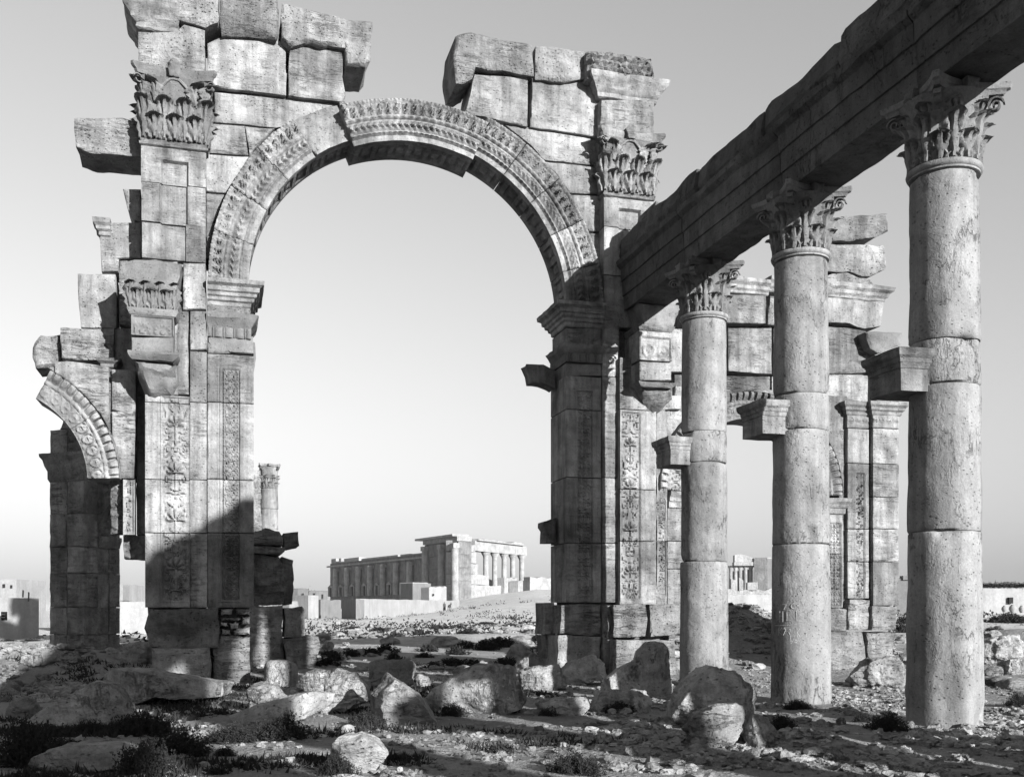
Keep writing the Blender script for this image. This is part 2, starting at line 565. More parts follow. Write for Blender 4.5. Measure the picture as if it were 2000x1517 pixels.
blk([(66, 668), (78, 653), (116, 655), (116, 718), (70, 720), (64, 697)], -.6, -1.5, rough=.06, mat=M_ROUGH, edge=.05, chip=.07)
blk([(222, 640), (292, 640), (292, 772), (224, 772)], -.6, -1.3)
mld([(0, 0), (.03, .02), (.03, .08), (.1, .13), (.12, .19), (0, .2)], 199, 226, 718, -.12, -1.0, name='moulding')
# main left pier
blk([(282, 510), (347, 510), (347, 772), (284, 772)], .45, -.9)
blk([(346, 600), (368, 600), (369, 770), (346, 770)], .34, rough=.012)
blk([(357, 513), (402, 514), (403, 605), (357, 605)], .42)
blk([(371, 607), (403, 607), (404, 684), (371, 684)], .40)
hfb(371, 404, 686, 785, .36); hfb(371, 404, 786, 936, .36); hfb(371, 404, 937, 1040, .36); hfb(371, 405, 1041, 1186, .36)
palL = carved(318, 369, 776, 1172, .52, palmettes, worn=.6)
for a, b in ((772, 786), (787, 936), (937, 1040), (1041, 1186)):
    hfb(283, 371, a, b, .52, palL, mat=M_CARVE, res=.024, name='carved_pilaster_block')
rosL = carved(434, 467, 722, 1172, .34, rosettes, worn=.2)
for a, b in ((692, 786), (787, 936), (937, 1040), (1041, 1186)):
    hfb(405, 496, a, b, .34, rosL, mat=M_CARVE, res=.024, name='carved_pilaster_block')
# left impost and capital
IMP = [(0, 0), (.03, .03), (.04, .1), (.09, .13), (.1, .19), (.15, .22), (.16, .28), (.21, .31), (.22, .4), (.3, .45), (.31, .54), (.02, .56)]
mld(IMP, 405, 488, 600, .36, ex=(0, 1, 1, 1), wear=.008, name='impost_cornice')
blk([(405, 575), (488, 577), (490, 624), (405, 622)], .36, -.8)
hfb(405, 491, 640, 660, .42, egg_dart, mat=M_CAP, res=.022, name='egg_and_dart_band')
mld([(0, 0), (.05, .08), (.16, .2), (.18, .3), (.06, .33)], 405, 489, 642, .34, ex=(0, 1, 1, 0), wear=.04, mat=M_CAP, name='capital_moulding')
blk([(405, 656), (494, 656), (496, 691), (405, 690)], .38, rough=.03, mat=M_CAP)
blk([(488, 664), (499, 668), (499, 700), (496, 722), (488, 718)], -.1, -.7, rough=.03, edge=.03, mat=M_CAP)
# aedicule on the left pier: capital block, pedestal, console
D2 = 1.02
blk([(236, 508), (300, 505), (330, 512), (356, 516), (352, 540), (345, 566), (245, 556)], D2 + .06, .2, rough=.04, mat=M_CAP, edge=.03, chip=.06)
blk([(246, 550), (346, 558), (344, 606), (250, 603)], D2 - .06, .2, mat=M_CAP, rough=.03)
mld([(0, 0), (.03, .02), (.07, .1), (.07, .15), (0, .17)], 256, 341, 618, D2, .2, name='necking_moulding', mat=M_CAP)
def wreaths(s, z, s0, s1):
    h = 0
    zc = W2(297, 648, D2)[1]
    for uc in (277, 318):
        sc = W2(uc, 648, D2)[0]
        r = np.hypot(s - sc, z - zc)
        ph = np.arctan2(z - zc, s - sc)
        h = h + .05 * ring(r, .15, .06) * (.7 + .3 * np.cos(14 * ph)) + .03 * (r < .05)
    return h
hfb(256, 340, 616, 656, D2, carved(260, 336, 620, 655, D2, wreaths, worn=.6), db=.2, mat=M_CAP, res=.022, name='wreath_block')
blk([(257, 658), (340, 658), (339, 690), (257, 688)], D2, .2, rough=.02, mat=M_CAP)
mld([(0, 0), (.06, .05), (.1, .12), (.1, .16), (0, .18)], 257, 340, 703, D2 - .02, .2, mat=M_CAP, wear=.03, name='console_moulding')
V, Fc = slab_mesh(poly_w([(262, 704), (342, 710), (345, 745), (335, 770), (300, 778), (285, 768), (270, 735)], D2 - .1), D2 - .1, .2, rough=.09, edge=.05, chip=.12, seed=seed())
Vn = np.array(V); zc = Vn[:, 2]; zt = Vn[:, 2].max(); zb = Vn[:, 2].min()
Vn[:, 1] = np.where(Vn[:, 1] < -.25, Vn[:, 1] + (zt - zc) / (zt - zb) * .5, Vn[:, 1])
mk('broken_console', Vn, Fc, M_CAP, arch, 40)
# base of the left pier
blk([(290, 1187), (428, 1188), (424, 1212), (430, 1240), (428, 1263), (340, 1266), (292, 1262), (283, 1226)], .55, rough=.07, edge=.04, chip=.07, mat=M_ROUGH)
blk([(296, 1266), (330, 1266), (410, 1264), (413, 1300), (412, 1345), (296, 1345)], .72, rough=.03, edge=.02, chip=.09, mat=M_ROUGH)
blk([(414, 1264), (430, 1243), (490, 1241), (489, 1300), (492, 1352), (414, 1352)], .42, rough=.08, edge=.04, chip=.08, mat=M_ROUGH)
for q in ([(430, 1188), (458, 1189), (454, 1202), (430, 1202)], [(460, 1189), (492, 1189), (490, 1201), (462, 1203)], [(432, 1204), (470, 1205), (466, 1213), (432, 1212)],
          [(472, 1204), (490, 1203), (488, 1219), (470, 1221)], [(430, 1214), (444, 1214), (448, 1224), (430, 1224)], [(446, 1215), (467, 1215), (466, 1228), (450, 1228)],
          [(432, 1226), (450, 1229), (452, 1240), (432, 1240)], [(454, 1230), (490, 1222), (489, 1240), (456, 1240)]):
    blk(q, .45, -.3, rough=.03, gap=.02, chip=.05, edge=.015, name='rubble_stone', mat=M_ROUGH, res=.07)
# hidden hearting behind the facing stones
def core(px, d, db):
    V, Fc = slab_mesh(poly_w(px, d), d, db, rough=.05, res=.4, seed=seed())
    mk('hearting', V, Fc, M_ROUGH, arch, 40)
core([(284, 170), (400, 170), (402, 600), (404, 1340), (300, 1330), (288, 1190)], .2, -.75)
core([(404, 580), (486, 580), (488, 1335), (404, 1335)], .1, -.75)
core([(408, 172), (555, 180), (655, 200), (560, 243), (480, 300), (420, 400), (405, 500), (408, 300)], -.15, -.75)

# ------------------------------------------------------------------ ARCH: the ring
SC, ZS, RO, RI = -2.36, EYE + 7.22, 4.58, 3.70
def ang(u, v, d=.15):
    s, z = W2(u, v, d)
    return math.atan2(z - ZS, s - SC)
def leafrow(a, t, P):
    x = (a / P) % 1 - .5
    env = np.clip(1 - (np.abs(x) / .46) ** 2, 0, 1) * np.clip(t * 6, 0, 1) * np.clip((1.02 - t) * 5, 0, 1)
    rib = .55 + .45 * np.cos(26 * (t - np.abs(x) * 1.3))
    return env * rib + .35 * np.clip(1 - np.abs(x) * 14, 0, 1) * env
def archivolt(t, a, wear):
    h = np.zeros_like(a)
    st = lambda lo, hi: np.clip((t - lo) / (hi - lo), 0, 1)
    h = .04 * st(.15, .18) + .03 * st(.53, .56) + .11 * st(.62, .92) ** 1.6 + .03 * st(.9, .92)
    P1 = .13
    b1 = np.sqrt(np.clip(1 - ((t - .20) / .035) ** 2, 0, 1)) * (.35 + .65 * np.abs(np.cos(math.pi * a / P1)))
    b2 = np.sqrt(np.clip(1 - ((t - .585) / .04) ** 2, 0, 1)) * (.3 + .7 * np.abs(np.cos(math.pi * a / .17)))
    tl = np.clip((t - .25) / .28, 0, 1)
    tor = np.sin(math.pi * tl)
    laurel = tor * (.05 + .04 * np.cos(2 * math.pi * (a / .15 + np.abs(tl - .5) * 1.6)) * (.6 + .4 * np.cos(tl * 6 * math.pi)))
    ac = (.35 + .65 * (.5 + .5 * np.cos(2 * math.pi * (a / .075 + 1.4 * np.sin(9 * t))))) * leafrow(a, np.clip((t - .63) / .27, 0, 1), .19) * ((t > .63) & (t < .9))
    dent = ((t > .925) & (t < .985)) * (.5 + .5 * np.sign(np.cos(2 * math.pi * a / .085)))
    return h + (.055 * b1 + .06 * b2 + 1.5 * laurel + .13 * ac + .03 * dent) * wear
def soffit(q, a):
    """q 0..1 front to back across the soffit"""
    P = .42
    x = np.abs((a / P) % 1 - .5)
    y = np.abs(q - .5)
    box = (x < .36) & (y < .3)
    inner = (x < .2) & (y < .15)
    return np.where(box, .05, 0) - np.where(inner, .035, 0)
def voussoir(a0, a1, sc=SC, zs=ZS, ro=RO, ri=RI, d=.10, db=-.85, wear=1.0, plain=False, drop=(0, 0), rot=0.0, prof=None, sof=True, res=.024, name='voussoir', mat=None, rough=.008):
    """a0 > a1, in radians from the right springing"""
    prof = prof or archivolt
    g = .002
    a0, a1 = a0 - g, a1 + g
    na = max(4, int((a0 - a1) * (ro + ri) / 2 / res))
    A = np.linspace(a0, a1, na)
    nt = int((ro - ri) / res) + 1
    T = np.linspace(1, 0, nt)
    nq = 12 if sof else 3
    Q = np.linspace(0, 1, nq)
    sd = seed()
    rings = []
    am = (a0 + a1) / 2
    for k, a in enumerate(A):
        r = ri + (ro - ri) * T
        al = np.full(nt, a * (ro + ri) / 2)
        pos = np.column_stack([r * np.cos(a), r * np.sin(a), np.zeros(nt)])
        wn = np.clip(wear * (1.1 + .45 * fbm(pos * 1.1 + sd, 3, 55)), 0.25, 1.2)
        h = (np.full(nt, .08) if plain else prof(T, al, wn)) + rough * fbm(pos * 5 + sd, 4, sd) + (.05 * fbm(pos * 1.6 + sd, 3, sd + 5) if plain else 0)
        e = min(k, na - 1 - k)
        if e == 0:
            h = h - .02
        rr = r.copy()
        if plain:
            rr = rr + .03 * fbm(pos * 2.2 + sd, 2, sd + 8) * T
        rr[0] -= .012 + .02 * abs(vnoise(pos[:1] * 6, sd)[0]); rr[-1] += .006
        top = [(rr[0], -db), (rr[0], -(d * .3))]
        fr = list(zip(rr, -(d + h)))
        so = [(ri + (soffit(np.array([q]), np.array([a * ri]))[0] if sof else 0), -(d + (db - d) * (.03 + .97 * q))) for q in Q]
        pts = np.array(top + fr + so)
        ca, sa = math.cos(a), math.sin(a)
        R = np.column_stack([sc + pts[:, 0] * ca, pts[:, 1], zs + pts[:, 0] * sa])
        rings.append(R)
    V, Fc = loft(np.array(rings))
    if rot or drop != (0, 0):
        c0 = np.array([sc + (ro + ri) / 2 * math.cos(am), 0, zs + (ro + ri) / 2 * math.sin(am)])
        c, s_ = math.cos(rot), math.sin(rot)
        q = V - c0
        V = np.column_stack([c * q[:, 0] - s_ * q[:, 2], q[:, 1], s_ * q[:, 0] + c * q[:, 2]]) + c0 + np.array([drop[0], 0, drop[1]])
    return mk(name, V, Fc, mat or M_CARVE, arch, 45)
aK0, aK1, aP = ang(677, 240), ang(943, 245), ang(588, 262)
step = (math.pi - aP) / 4
for k in range(4):
    voussoir(math.pi - step * k, math.pi - step * (k + 1), wear=(1.0, .95, .9, 1.0)[k])
voussoir(aP, aK0 + .005, plain=True, d=.03, rough=.02, mat=M_WALL)
am = aK0 + (aK1 - aK0) * .985
voussoir(aK0, aK1, drop=(.01, -.2), d=.22, wear=.9, name='keystone')
step = aK1 / 5
for k in range(5):
    voussoir(aK1 - step * k, aK1 - step * (k + 1), wear=(.75, .7, .8, .9, 1.0)[k])

# ------------------------------------------------------------------ ARCH: right attic and spandrel
blk([(884, 108), (890, 68), (920, 64), (960, 72), (1000, 80), (1043, 88), (1044, 150), (1000, 142), (932, 131), (926, 150), (905, 160), (888, 160)], .34, rough=.05, mat=M_ROUGH, edge=.04, chip=.07)
blk([(1047, 88), (1100, 94), (1144, 97), (1144, 152), (1100, 160), (1046, 155)], .30, rough=.05, mat=M_ROUGH, edge=.03, chip=.06)
def grapes(s, z, s0=0, s1=0):
    x, y = s / .17, z / .13
    x = x + .5 * (np.floor(y) % 2)
    r = np.hypot(x - np.floor(x) - .5, y - np.floor(y) - .5)
    return .11 * np.sqrt(np.clip(1 - (r / .5) ** 2, 0, 1))
blk([(1147, 99), (1200, 104), (1250, 108), (1274, 116), (1280, 140), (1277, 164), (1220, 156), (1148, 153)], .52, rough=.03, mat=M_ROUGH, edge=.03, chip=.08, res=.05, relief=grapes)
mld(CORN, 1170, 1277, 199, .34, ex=(1, 1, 1, 0), wear=.02)
def fasciae(zs_):
    def f(s, z):
        h = 0
        for zq in zs_:
            h = h + .03 * (z > zq + .005 * np.sin(s * 3))
        return h
    return f
def fas(u, *vs):
    return fasciae([W2(u, v, .1)[1] for v in vs])
blk([(924, 146), (1031, 153), (1031, 248), (945, 228), (908, 221)], .10, rough=.012, relief=fas(970, 197, 226), res=.06)
blk([(1036, 154), (1100, 160), (1168, 160), (1168, 268), (1120, 260), (1036, 248)], .10, rough=.012, relief=fas(1100, 206, 239), res=.06)
blk([(1172, 196), (1278, 196), (1278, 268), (1172, 264)], .34, rough=.012, relief=fas(1225, 218, 246), res=.06)
blk([(985, 243), (1040, 250), (1152, 270), (1180, 274), (1180, 325), (1062, 312), (1040, 285)], 0)
blk([(1064, 315), (1180, 327), (1180, 380), (1112, 377), (1090, 345)], 0)
blk([(1113, 380), (1180, 383), (1180, 454), (1150, 452), (1132, 414)], 0)
blk([(1151, 455), (1180, 457), (1180, 605), (1170, 605), (1165, 520)], 0)
core([(985, 248), (1176, 275), (1178, 600), (1170, 600), (1120, 400), (1060, 320)], -.12, -.8)
# upper right pilaster
panR = carved(1209, 1251, 412, 484, .34, None, ground=-.085)
hfb(1180, 1276, 388, 446, .34, panR, mat=M_CARVE)
hfb(1180, 1276, 447, 540, .34, panR, mat=M_CARVE)
mld([(0, 0), (.05, .03), (.055, .08), (.02, .1), (.03, .15), (0, .17)], 1181, 1275, 389, .34, name='necking_moulding')
hfb(1180, 1276, 541, 640, .34, mat=M_WALL)
# right impost, capital, pier
mld(IMP, 1106, 1176, 640, .30, ex=(1, 0, 1, 1), wear=.014, name='impost_cornice')
blk([(1106, 640), (1176, 642), (1176, 676), (1106, 672)], .30, -.8)
hfb(1106, 1176, 690, 708, .38, egg_dart, mat=M_CAP, res=.022, name='egg_and_dart_band')
mld([(0, 0), (.05, .08), (.16, .2), (.18, .3), (.06, .33)], 1108, 1176, 700, .30, ex=(1, 0, 1, 1), wear=.04, mat=M_CAP, name='capital_moulding')
blk([(1106, 708), (1176, 710), (1176, 734), (1106, 734)], .32, rough=.03, mat=M_CAP)
rosR = carved(1128, 1157, 765, 1160, .32, rosettes, worn=.2)
for a, b in ((735, 800), (801, 932), (933, 1060), (1061, 1176)):
    hfb(1106, 1175, a, b, .32, rosR, mat=M_CARVE, res=.03, name='carved_pilaster_block')
for a, b in ((606, 735), (736, 932), (933, 1060), (1061, 1176)):
    hfb(1177, 1210, a, b, .36)
palR = carved(1214, 1250, 806, 1168, .52, palmettes, worn=.15)
hfb(1211, 1282, 700, 800, .52)
for a, b in ((801, 955), (956, 1056), (1057, 1180)):
    hfb(1211, 1282, a, b, .52, palR, mat=M_CARVE, res=.024, name='carved_pilaster_block')
core([(1110, 610), (1280, 630), (1300, 700), (1300, 1300), (1110, 1290)], .12, -.8)
# brackets on the jamb, seen in profile against the sky
blk([(1027, 711), (1062, 711), (1086, 722), (1086, 758), (1062, 748), (1040, 745), (1036, 730)], -.3, -.8, rough=.03, edge=.02, name='bracket')
blk([(1062, 1018), (1086, 1010), (1086, 1060), (1066, 1060), (1066, 1036), (1061, 1028)], -.3, -.8, rough=.03, edge=.02, name='bracket')
# aedicule on the right pier
D3 = 1.05
blk([(1247, 590), (1330, 592), (1326, 612), (1316, 637), (1262, 637), (1254, 612)], D3, .2, rough=.05, mat=M_CAP, edge=.03, chip=.06, relief=lambda s, z: .05 * leafrow(s, np.clip((z - W2(1290, 637, D3)[1]) / .55, 0, 1), .28))
mld([(0, 0), (.03, .02), (.07, .1), (.07, .14), (0, .16)], 1250, 1311, 648, D3, .2, name='necking_moulding', mat=M_WALL)
def wreathsR(s, z, s0, s1):
    h = 0
    zc = W2(1280, 685, D3)[1]
    for uc in (1268, 1297):
        sc = W2(uc, 685, D3)[0]
        r = np.hypot(s - sc, z - zc)
        h = h + .05 * ring(r, .14, .06) + .03 * (r < .05)
    return h
hfb(1249, 1312, 646, 704, D3, carved(1253, 1309, 660, 703, D3, wreathsR, worn=.4), db=.1, mat=M_WALL, res=.022, name='wreath_block')
blk([(1249, 706), (1312, 708), (1312, 744), (1250, 742)], D3, .1, rough=.015)
mld([(0, 0), (.06, .05), (.1, .1), (0, .12)], 1252, 1312, 756, D3 - .05, .2, wear=.03, name='console_moulding', mat=M_WALL)
V, Fc = slab_mesh(poly_w([(1254, 752), (1318, 752), (1322, 775), (1305, 800), (1285, 812), (1268, 790)], D3 - .1), D3 - .1, .2, rough=.09, edge=.05, chip=.12, seed=seed())
Vn = np.array(V); zt = Vn[:, 2].max(); zb = Vn[:, 2].min()
Vn[:, 1] = np.where(Vn[:, 1] < -.25, Vn[:, 1] + (zt - Vn[:, 2]) / (zt - zb) * .55, Vn[:, 1])
mk('broken_console', Vn, Fc, M_WALL, arch, 40)
# base of the right pier
blk([(1097, 1181), (1140, 1178), (1174, 1182), (1174, 1240), (1096, 1238)], .38, rough=.05, edge=.04, chip=.06, mat=M_ROUGH)
blk([(1092, 1241), (1174, 1243), (1172, 1306), (1090, 1304)], .45, rough=.04, edge=.03, chip=.06, mat=M_ROUGH)
blk([(1177, 1181), (1196, 1181), (1196, 1308), (1177, 1306)], .40, rough=.03, mat=M_ROUGH)
blk([(1064, 1178), (1084, 1176), (1086, 1240), (1064, 1240)], -.4, -1.2, rough=.04, edge=.03, mat=M_ROUGH)
blk([(1066, 1242), (1086, 1242), (1088, 1310), (1068, 1310)], -.4, -1.2, rough=.04, edge=.03, mat=M_ROUGH)
blk([(1198, 1180), (1262, 1178), (1266, 1210), (1262, 1244), (1198, 1244)], .60, rough=.025, edge=.02, mat=M_ROUGH)
blk([(1268, 1180), (1332, 1180), (1332, 1238), (1270, 1244)], .45, rough=.03, edge=.03, mat=M_ROUGH)
blk([(1198, 1248), (1318, 1250), (1320, 1318), (1198, 1322)], .66, rough=.03, edge=.02, mat=M_ROUGH)
for q in ([(1306, 1236), (1332, 1240), (1332, 1254), (1306, 1252)], [(1306, 1256), (1330, 1257), (1330, 1268), (1306, 1268)], [(1308, 1270), (1332, 1270), (1332, 1285), (1308, 1284)], [(1308, 1287), (1330, 1288), (1330, 1312), (1308, 1310)]):
    blk(q, .45, -.4, rough=.03, gap=.02, chip=.05, name='rubble_stone', mat=M_ROUGH, res=.07)

# ------------------------------------------------------------------ ARCH: right wing with the side arch
mld([(0, 0), (.03, .02), (.04, .07), (.09, .12), (.1, .2), (.18, .27), (.2, .36), (.02, .38)], 1416, 1500, 574, .10, ex=(1, 0, 1, 0), wear=.02)
blk([(1414, 574), (1496, 576), (1496, 632), (1414, 630)], .10, relief=fas(1450, 605, 596), res=.07)
mld([(0, 0), (.03, .02), (.04, .07), (.09, .12), (.1, .2), (.18, .27), (.2, .36), (.02, .38)], 1500, 1728, 580, .10, ex=(0, 1, 1, 0), wear=.03)
blk([(1500, 578), (1600, 580), (1600, 640), (1500, 634)], .10, relief=fas(1450, 605, 596), res=.07)
blk([(1604, 580), (1728, 584), (1722, 638), (1690, 642), (1660, 632), (1604, 628)], .10, rough=.03, edge=.02)
blk([(1334, 600), (1412, 600), (1412, 640), (1334, 640)], .0)
blk([(1300, 642), (1417, 642), (1417, 728), (1300, 726)], 0)
blk([(1421, 640), (1508, 640), (1508, 731), (1424, 724)], .02)
blk([(1511, 640), (1604, 636), (1660, 640), (1692, 646), (1700, 700), (1698, 728), (1511, 731)], 0)
blk([(1318, 731), (1505, 735), (1505, 782), (1318, 776)], 0)
blk([(1508, 735), (1700, 732), (1708, 785), (1508, 784)], 0)
blk([(1604, 428), (1660, 420), (1734, 415), (1737, 452), (1716, 462), (1660, 470), (1604, 470)], .30, rough=.05, edge=.03, chip=.06, mat=M_ROUGH)
blk([(1602, 474), (1700, 476), (1728, 480), (1734, 524), (1700, 540), (1660, 532), (1602, 532)], .22, rough=.04, edge=.03, chip=.06, mat=M_ROUGH)
blk([(1606, 536), (1650, 530), (1700, 546), (1716, 562), (1606, 566)], .15, rough=.06, edge=.04, chip=.06, mat=M_ROUGH)
blk([(1688, 648), (1730, 646), (1764, 650), (1762, 674), (1716, 690), (1700, 680)], .35, rough=.06, edge=.04, chip=.06, mat=M_CAP, relief=lambda s, z: .06 * leafrow(s, np.clip((z - 7.6) / .5, 0, 1), .25), name='broken_capital')
blk([(1710, 692), (1756, 692), (1756, 786), (1712, 786)], .24)
# side arch ring and its spandrels
SC2, ZS2, RO2, RI2 = W2(1465, 965)[0], W2(1465, 963)[1], 2.56, 1.88
def sideprof(t, a, wear):
    st = lambda lo, hi: np.clip((t - lo) / (hi - lo), 0, 1)
    h = .02 * st(.1, .14) + .03 * st(.5, .54) + .12 * st(.62, .98)
    bead = np.sqrt(np.clip(1 - ((t - .57) / .05) ** 2, 0, 1)) * (.3 + .7 * np.abs(np.cos(math.pi * a / .12)))
    bead2 = np.sqrt(np.clip(1 - ((t - .1) / .05) ** 2, 0, 1)) * (.3 + .7 * np.abs(np.cos(math.pi * a / .13)))
    P = .27
    x = (a / P) % 1 - .5
    r = np.hypot(x * P, (t - .32) * .68)
    ph = np.arctan2((t - .32), x)
    ros = ring(r, .115, .022) + .9 * (r < .09) * (.5 + .5 * np.cos(6 * ph)) * np.clip(1.1 - r / .09, 0, 1)
    eg = ((t > .66) & (t < .97)) * (np.abs(np.cos(math.pi * a / .16)) > .42) * np.sqrt(np.clip(1 - ((t - .81) / .16) ** 2, 0, 1))
    return h + (.05 * bead + .035 * bead2 + .065 * ros + .11 * eg - .05 * (t > .66) * (t < .97)) * wear
for k in range(6):
    a0 = math.pi * (1 - k / 6)
    voussoir(a0, a0 - math.pi / 6, SC2, ZS2, RO2, RI2, d=.06, db=-.9, prof=sideprof, sof=False, wear=.9)
zt = W2(1465, 786)[1]
def spandrel(s0, s1, a0, a1, ztop, zbot, sc, zs, ro, rev, d=0.0, db=-.85):
    arc = [(sc + ro * math.cos(a), zs + ro * math.sin(a)) for a in np.linspace(a0, a1, 12)]
    pl = arc + ([(s1, ztop), (s1, zbot)] if rev else [(s0, ztop), (s0, zbot)])
    V, Fc = slab_mesh(pl, d, db, seed=seed())
    mk('stone_block', V, Fc, M_WALL, arch, 42)
sL, sM, sR = W2(1318, 880)[0], SC2, W2(1648, 880)[0]
arcR = [(SC2 + RO2 * math.cos(a), ZS2 + RO2 * math.sin(a)) for a in np.linspace(math.pi / 2, 0.02, 14)]
ZT = max(zt, ZS2 + RO2 + .06)
for pl in ([(SC2 + .01, ZT + .05)] + arcR + [(sR + .1, ZS2), (sR + .1, ZT)],
           [(SC2 - .01, ZT + .05)] + [(2 * SC2 - x, z) for x, z in arcR] + [(sL, ZS2), (sL, ZT)]):
    V, Fc = slab_mesh(pl, 0, -.85, seed=seed())
    mk('stone_block', V, Fc, M_WALL, arch, 42)
# supports of the side arch
mld([(0, 0), (.02, .02), (.03, .14), (.07, .17), (.08, .25), (.14, .32), (.15, .4), (0, .42)], 1580, 1649, 1003, .06, ex=(1, 1, 1, 1), name='impost_cornice')
rosS = carved(1619, 1643, 1022, 1184, .06, rosettes)
for a, b in ((1004, 1080), (1081, 1186)):
    hfb(1582, 1646, a, b, .06, rosS, mat=M_CARVE, res=.026, name='carved_pilaster_block')
mld([(0, 0), (.02, .02), (.03, .14), (.07, .17), (.08, .25), (.14, .32), (.15, .4), (0, .42)], 1306, 1352, 992, .06, ex=(0, 1, 1, 1), name='impost_cornice')
for a, b in ((992, 1056), (1057, 1110), (1111, 1180)):
    hfb(1304, 1350, a, b, .04)
leafS = carved(1286, 1300, 905, 1165, .14, vine)
for a, b in ((802, 900), (901, 1056), (1057, 1180)):
    hfb(1283, 1303, a, b, .14, leafS, mat=M_CARVE, res=.026, name='carved_pilaster_block')
blk([(1284, 770), (1330, 772), (1330, 800), (1284, 800)], .12)
blk([(1302, 802), (1340, 802), (1320, 880), (1316, 960), (1302, 960)], .02)
# outer pilasters of the right wing
COR2 = [(0, 0), (.02, .02), (.03, .03), (.03, .09)]
TOPC = [(0, 0), (.03, .03), (.04, .1), (.09, .14), (.1, .2), (.16, .26), (.17, .34), (0, .36)]
def rosband(uc, v, d):
    zc = W2(uc, v, d)[1]
    P = .205
    def f(s, z):
        x = (s / P) % 1 - .5
        r = np.hypot(x * P, z - zc)
        ph = np.arctan2(z - zc, x)
        return .06 * (r < .09) * (.55 + .45 * np.cos(6 * ph)) * np.clip(1.2 - r / .09, 0, 1)
    return f
for u0, u1, d in ((1655, 1699, .13), (1705, 1757, .26)):
    mld(TOPC, u0 - 1, u1 + 1, 812, d, ex=(1, 1, 1, 0), name='capital_cornice')
    hfb(u0, u1, 811, 836, d, rosband((u0 + u1) / 2, 821, d), mat=M_CARVE, res=.022, name='rosette_band')
fol = carved(1673, 1688, 925, 1166, .13, vine, worn=.4)
for a, b in ((837, 904), (905, 1032), (1033, 1096), (1097, 1168)):
    hfb(1656, 1698, a, b, .13, fol, mat=M_CARVE, res=.026, name='carved_pilaster_block')
for a, b in ((837, 905), (906, 970), (971, 1032), (1033, 1096), (1097, 1182)):
    hfb(1706, 1756, a, b, .26)
hfb(1640, 1656, 786, 1180, .0)
blk([(1582, 1188), (1654, 1188), (1654, 1234), (1582, 1232)], .12, rough=.04, edge=.02, mat=M_ROUGH)
blk([(1658, 1170), (1700, 1172), (1700, 1230), (1656, 1230)], .18, rough=.03, edge=.02, mat=M_ROUGH)
blk([(1703, 1184), (1754, 1184), (1750, 1230), (1703, 1230)], .30, rough=.03, edge=.03, mat=M_ROUGH)
blk([(1582, 1235), (1685, 1234), (1692, 1262), (1696, 1316), (1582, 1316)], .34, rough=.07, edge=.04, chip=.07, mat=M_ROUGH)
blk([(1697, 1234), (1750, 1234), (1746, 1270), (1748, 1316), (1704, 1316), (1698, 1270)], .40, rough=.07, edge=.04, chip=.07, mat=M_ROUGH)
core([(1510, 640), (1690, 650), (1700, 790), (1750, 800), (1745, 1225), (1600, 1225), (1600, 1180), (1650, 1000), (1640, 860), (1560, 790)], -.1, -.75)

# ------------------------------------------------------------------ ARCH: left wing with the broken side arch
sc2, zs2 = W2(-22, 931, .1)
aB = ang(0, 0)
for k, (a0, a1) in enumerate(((62, 34), (34, 1))):
    voussoir(math.radians(a0), math.radians(a1), sc2, zs2, 2.58, 1.90, d=.10, db=-.75, prof=sideprof, sof=False, wear=(.7, 1.0)[k])
V, Fc = slab_mesh([(sc2 + 2.58 * math.cos(a), zs2 + 2.58 * math.sin(a)) for a in np.linspace(math.radians(61), .02, 14)] + [W2(214, 930, .02), W2(214, 806, .02), W2(212, 714, .02), W2(130, 704, .02), W2(106, 706, .02)], .02, -.8, seed=seed())
mk('stone_block', V, Fc, M_WALL, arch, 42)
blk([(218, 720), (265, 722), (265, 798), (258, 812), (218, 800)], .0)
blk([(218, 803), (265, 800), (262, 934), (218, 934)], .0)
hfb(240, 264, 936, 1044, .0, carved(243, 260, 938, 1040, 0, vine), mat=M_CARVE, res=.026, name='carved_pilaster_block', db=-.35)
blk([(214, 936), (242, 936), (242, 1042), (216, 1043)], -.36, -.9, rough=.05, relief=lambda s, z: 1.2 * vine(s, z, *sorted((W2(220, 990, -.3)[0], W2(240, 990, -.3)[0]))), res=.06)
blk([(266, 772), (288, 772), (288, 1044), (266, 1044)], -.45, -.9)
blk([(240, 1044), (290, 1044), (290, 1092), (243, 1092)], -.4, -.85, rough=.06, edge=.02, relief=lambda s, z: .8 * vine(s, z, W2(240, 1060, -.4)[0], W2(285, 1060, -.4)[0]), res=.06)
core([(90, 716), (210, 716), (262, 740), (262, 925), (215, 920), (190, 830), (140, 760)], -.1, -.7)

